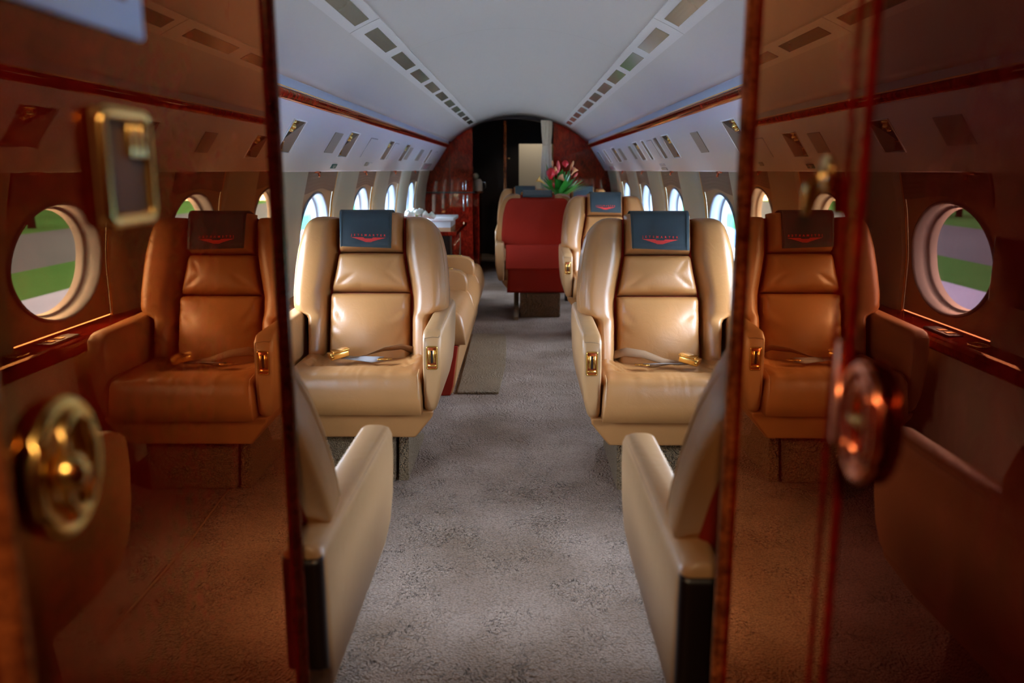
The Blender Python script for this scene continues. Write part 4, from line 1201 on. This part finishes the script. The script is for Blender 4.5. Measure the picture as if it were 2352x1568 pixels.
x, z = at(1310, 385); blob(x, -0.04, z, 0.012, 0.05, 'bloom_peach', name='bud', rough=0, tilt=0.35)
x, z = at(1319, 405); blob(x, -0.04, z, 0.010, 0.03, 'bloom_pink', name='bud', rough=0, tilt=0.7)
x, z = at(1251, 424); lily(x, -0.08, z, 0.034, 0.085, 'bloom_yellow', PI, 0.6)
x, z = at(1296, 420); lily(x, -0.10, z, 0.034, 0.075, 'bloom_peach', PI * 0.8, 0.7)
x, z = at(1309, 405); lily(x, -0.07, z, 0.03, 0.07, 'bloom_peach', 0.2, 1.0)
bm = bmesh.new()
for k in range(16):
    a = rng.uniform(0, 2 * PI); rr = rng.uniform(0.0, 0.035)
    tube(bm, [(rr * math.cos(a) * 0.6, rr * math.sin(a) * 0.6, 0.0), (rr * math.cos(a) * 3, rr * math.sin(a) * 2, 0.2 + 0.1 * rng.random())], 0.0028, 5)
obj('stems', bm, 'leaf', t)

# warm lamp added unseen behind the camera to light the near panels
t = thing('added_vestibule_lamp', 'added warm lamp in the vestibule ceiling, unseen behind the doorway', 'lamp', (0, -0.35, 1.80))
bm = bmesh.new(); lathe(bm, [(0.07, 0.0), (0.085, 0.0), (0.085, 0.012), (0.07, 0.012)], seg=28); obj('lamp_rim', bm, 'gold', t)
ld = bpy.data.lights.new('vestibule_fill_light', 'AREA'); ld.shape = 'DISK'; ld.size = 0.13; ld.energy = 11.0; ld.color = (1.0, 0.72, 0.42)
lo = bpy.data.objects.new('vestibule_fill_light', ld); C.objects.link(lo); lo.location = (0, -0.35, 1.795)

# black monitor on the left wall
t = thing('monitor', 'flat black monitor mounted on the left wall ahead of the front window', 'monitor', (-1.0, 2.62, 0.90))
bm = bmesh.new(); bm_box(bm, -0.05, -0.02, -0.2, 0.26, -0.12, 0.10, 0.006, 2); obj('screen', bm, 'screen', t)
bm = bmesh.new(); bm_box(bm, -0.09, -0.05, -0.05, 0.05, -0.05, 0.05); obj('bracket', bm, 'black', t, smooth=False)

# ------------------------------------------------------------------ outside: apron, verge, road, trees
GZ = -1.9
def ground(name, x0, x1, mat, label, z=GZ):
    o = box(name, x0, x1, -60, 90, z - 0.1, z, mat); return struct(o, label)
ground('ground_bounce', -8.8, 8.8, 'stand', 'unseen concrete under the aircraft, made bright to bounce light into the cabin')
for sg, side in ((-1, 'left'), (1, 'right')):
    ground('ground_apron_' + side, *sorted((sg * 8.8, sg * 11.5)), 'tarmac', 'pale concrete apron outside on the %s' % side)
for sg, side in ((-1, 'left'), (1, 'right')):
    ground('ground_verge_' + side, *sorted((sg * 11.5, sg * 15.0)), 'lawn', 'green verge outside on the %s' % side)
    ground('ground_road_' + side, *sorted((sg * 15.0, sg * 24.0)), 'road', 'worn grey road outside on the %s' % side)
    ground('ground_field_' + side, *sorted((sg * 24.0, sg * 120.0)), 'lawn', 'field outside on the %s' % side)
rng = random.Random(5)
def tree(x, y, h, r, label):
    t = thing('tree', label, 'tree', (x, y, GZ), 0, 'trees outside the windows')
    bm = bmesh.new(); tube(bm, [(0, 0, 0), (0.05, 0, h * 0.4), (0, 0.05, h * 0.75)], [0.22, 0.16, 0.08], 10); obj('trunk', bm, 'bark', t)
    bm = bmesh.new()
    for k in range(9):
        b2 = bmesh.new(); bmesh.ops.create_icosphere(b2, subdivisions=2, radius=r * rng.uniform(0.4, 0.6))
        for v in b2.verts: v.co *= 1 + 0.22 * math.sin(6 * v.co.x) * math.sin(7 * v.co.y + 2) + 0.1 * rng.uniform(-1, 1)
        c = (rng.uniform(-r, r) * 0.6, rng.uniform(-r, r) * 0.6, h * 0.72 + rng.uniform(-0.5, 0.8) * r * 0.7)
        bmesh.ops.translate(b2, vec=c, verts=b2.verts[:])
        me_ = bpy.data.meshes.new('t'); b2.to_mesh(me_); b2.free(); bm.from_mesh(me_); bpy.data.meshes.remove(me_)
    obj('crown', bm, 'tree', t)
for sg, side in ((-1, 'left'), (1, 'right')):
    for k, (d, y) in enumerate(((19, 26), (26, 46), (27, 33), (29, 58), (30, 18), (32, 70), (33, 41), (34, 28), (34, 84))):
        tree(sg * d, y, rng.uniform(7, 9.5), rng.uniform(2.6, 3.6), '%s tree from the front outside the %s windows' % (ORD[k], side))
    o = box('hedge', *sorted((sg * 40, sg * 46)), -30, 90, GZ, GZ + 9, 'tree'); tag(o, 'tall dark tree belt outside beyond the %s windows' % side, 'hedge', None, 'stuff')
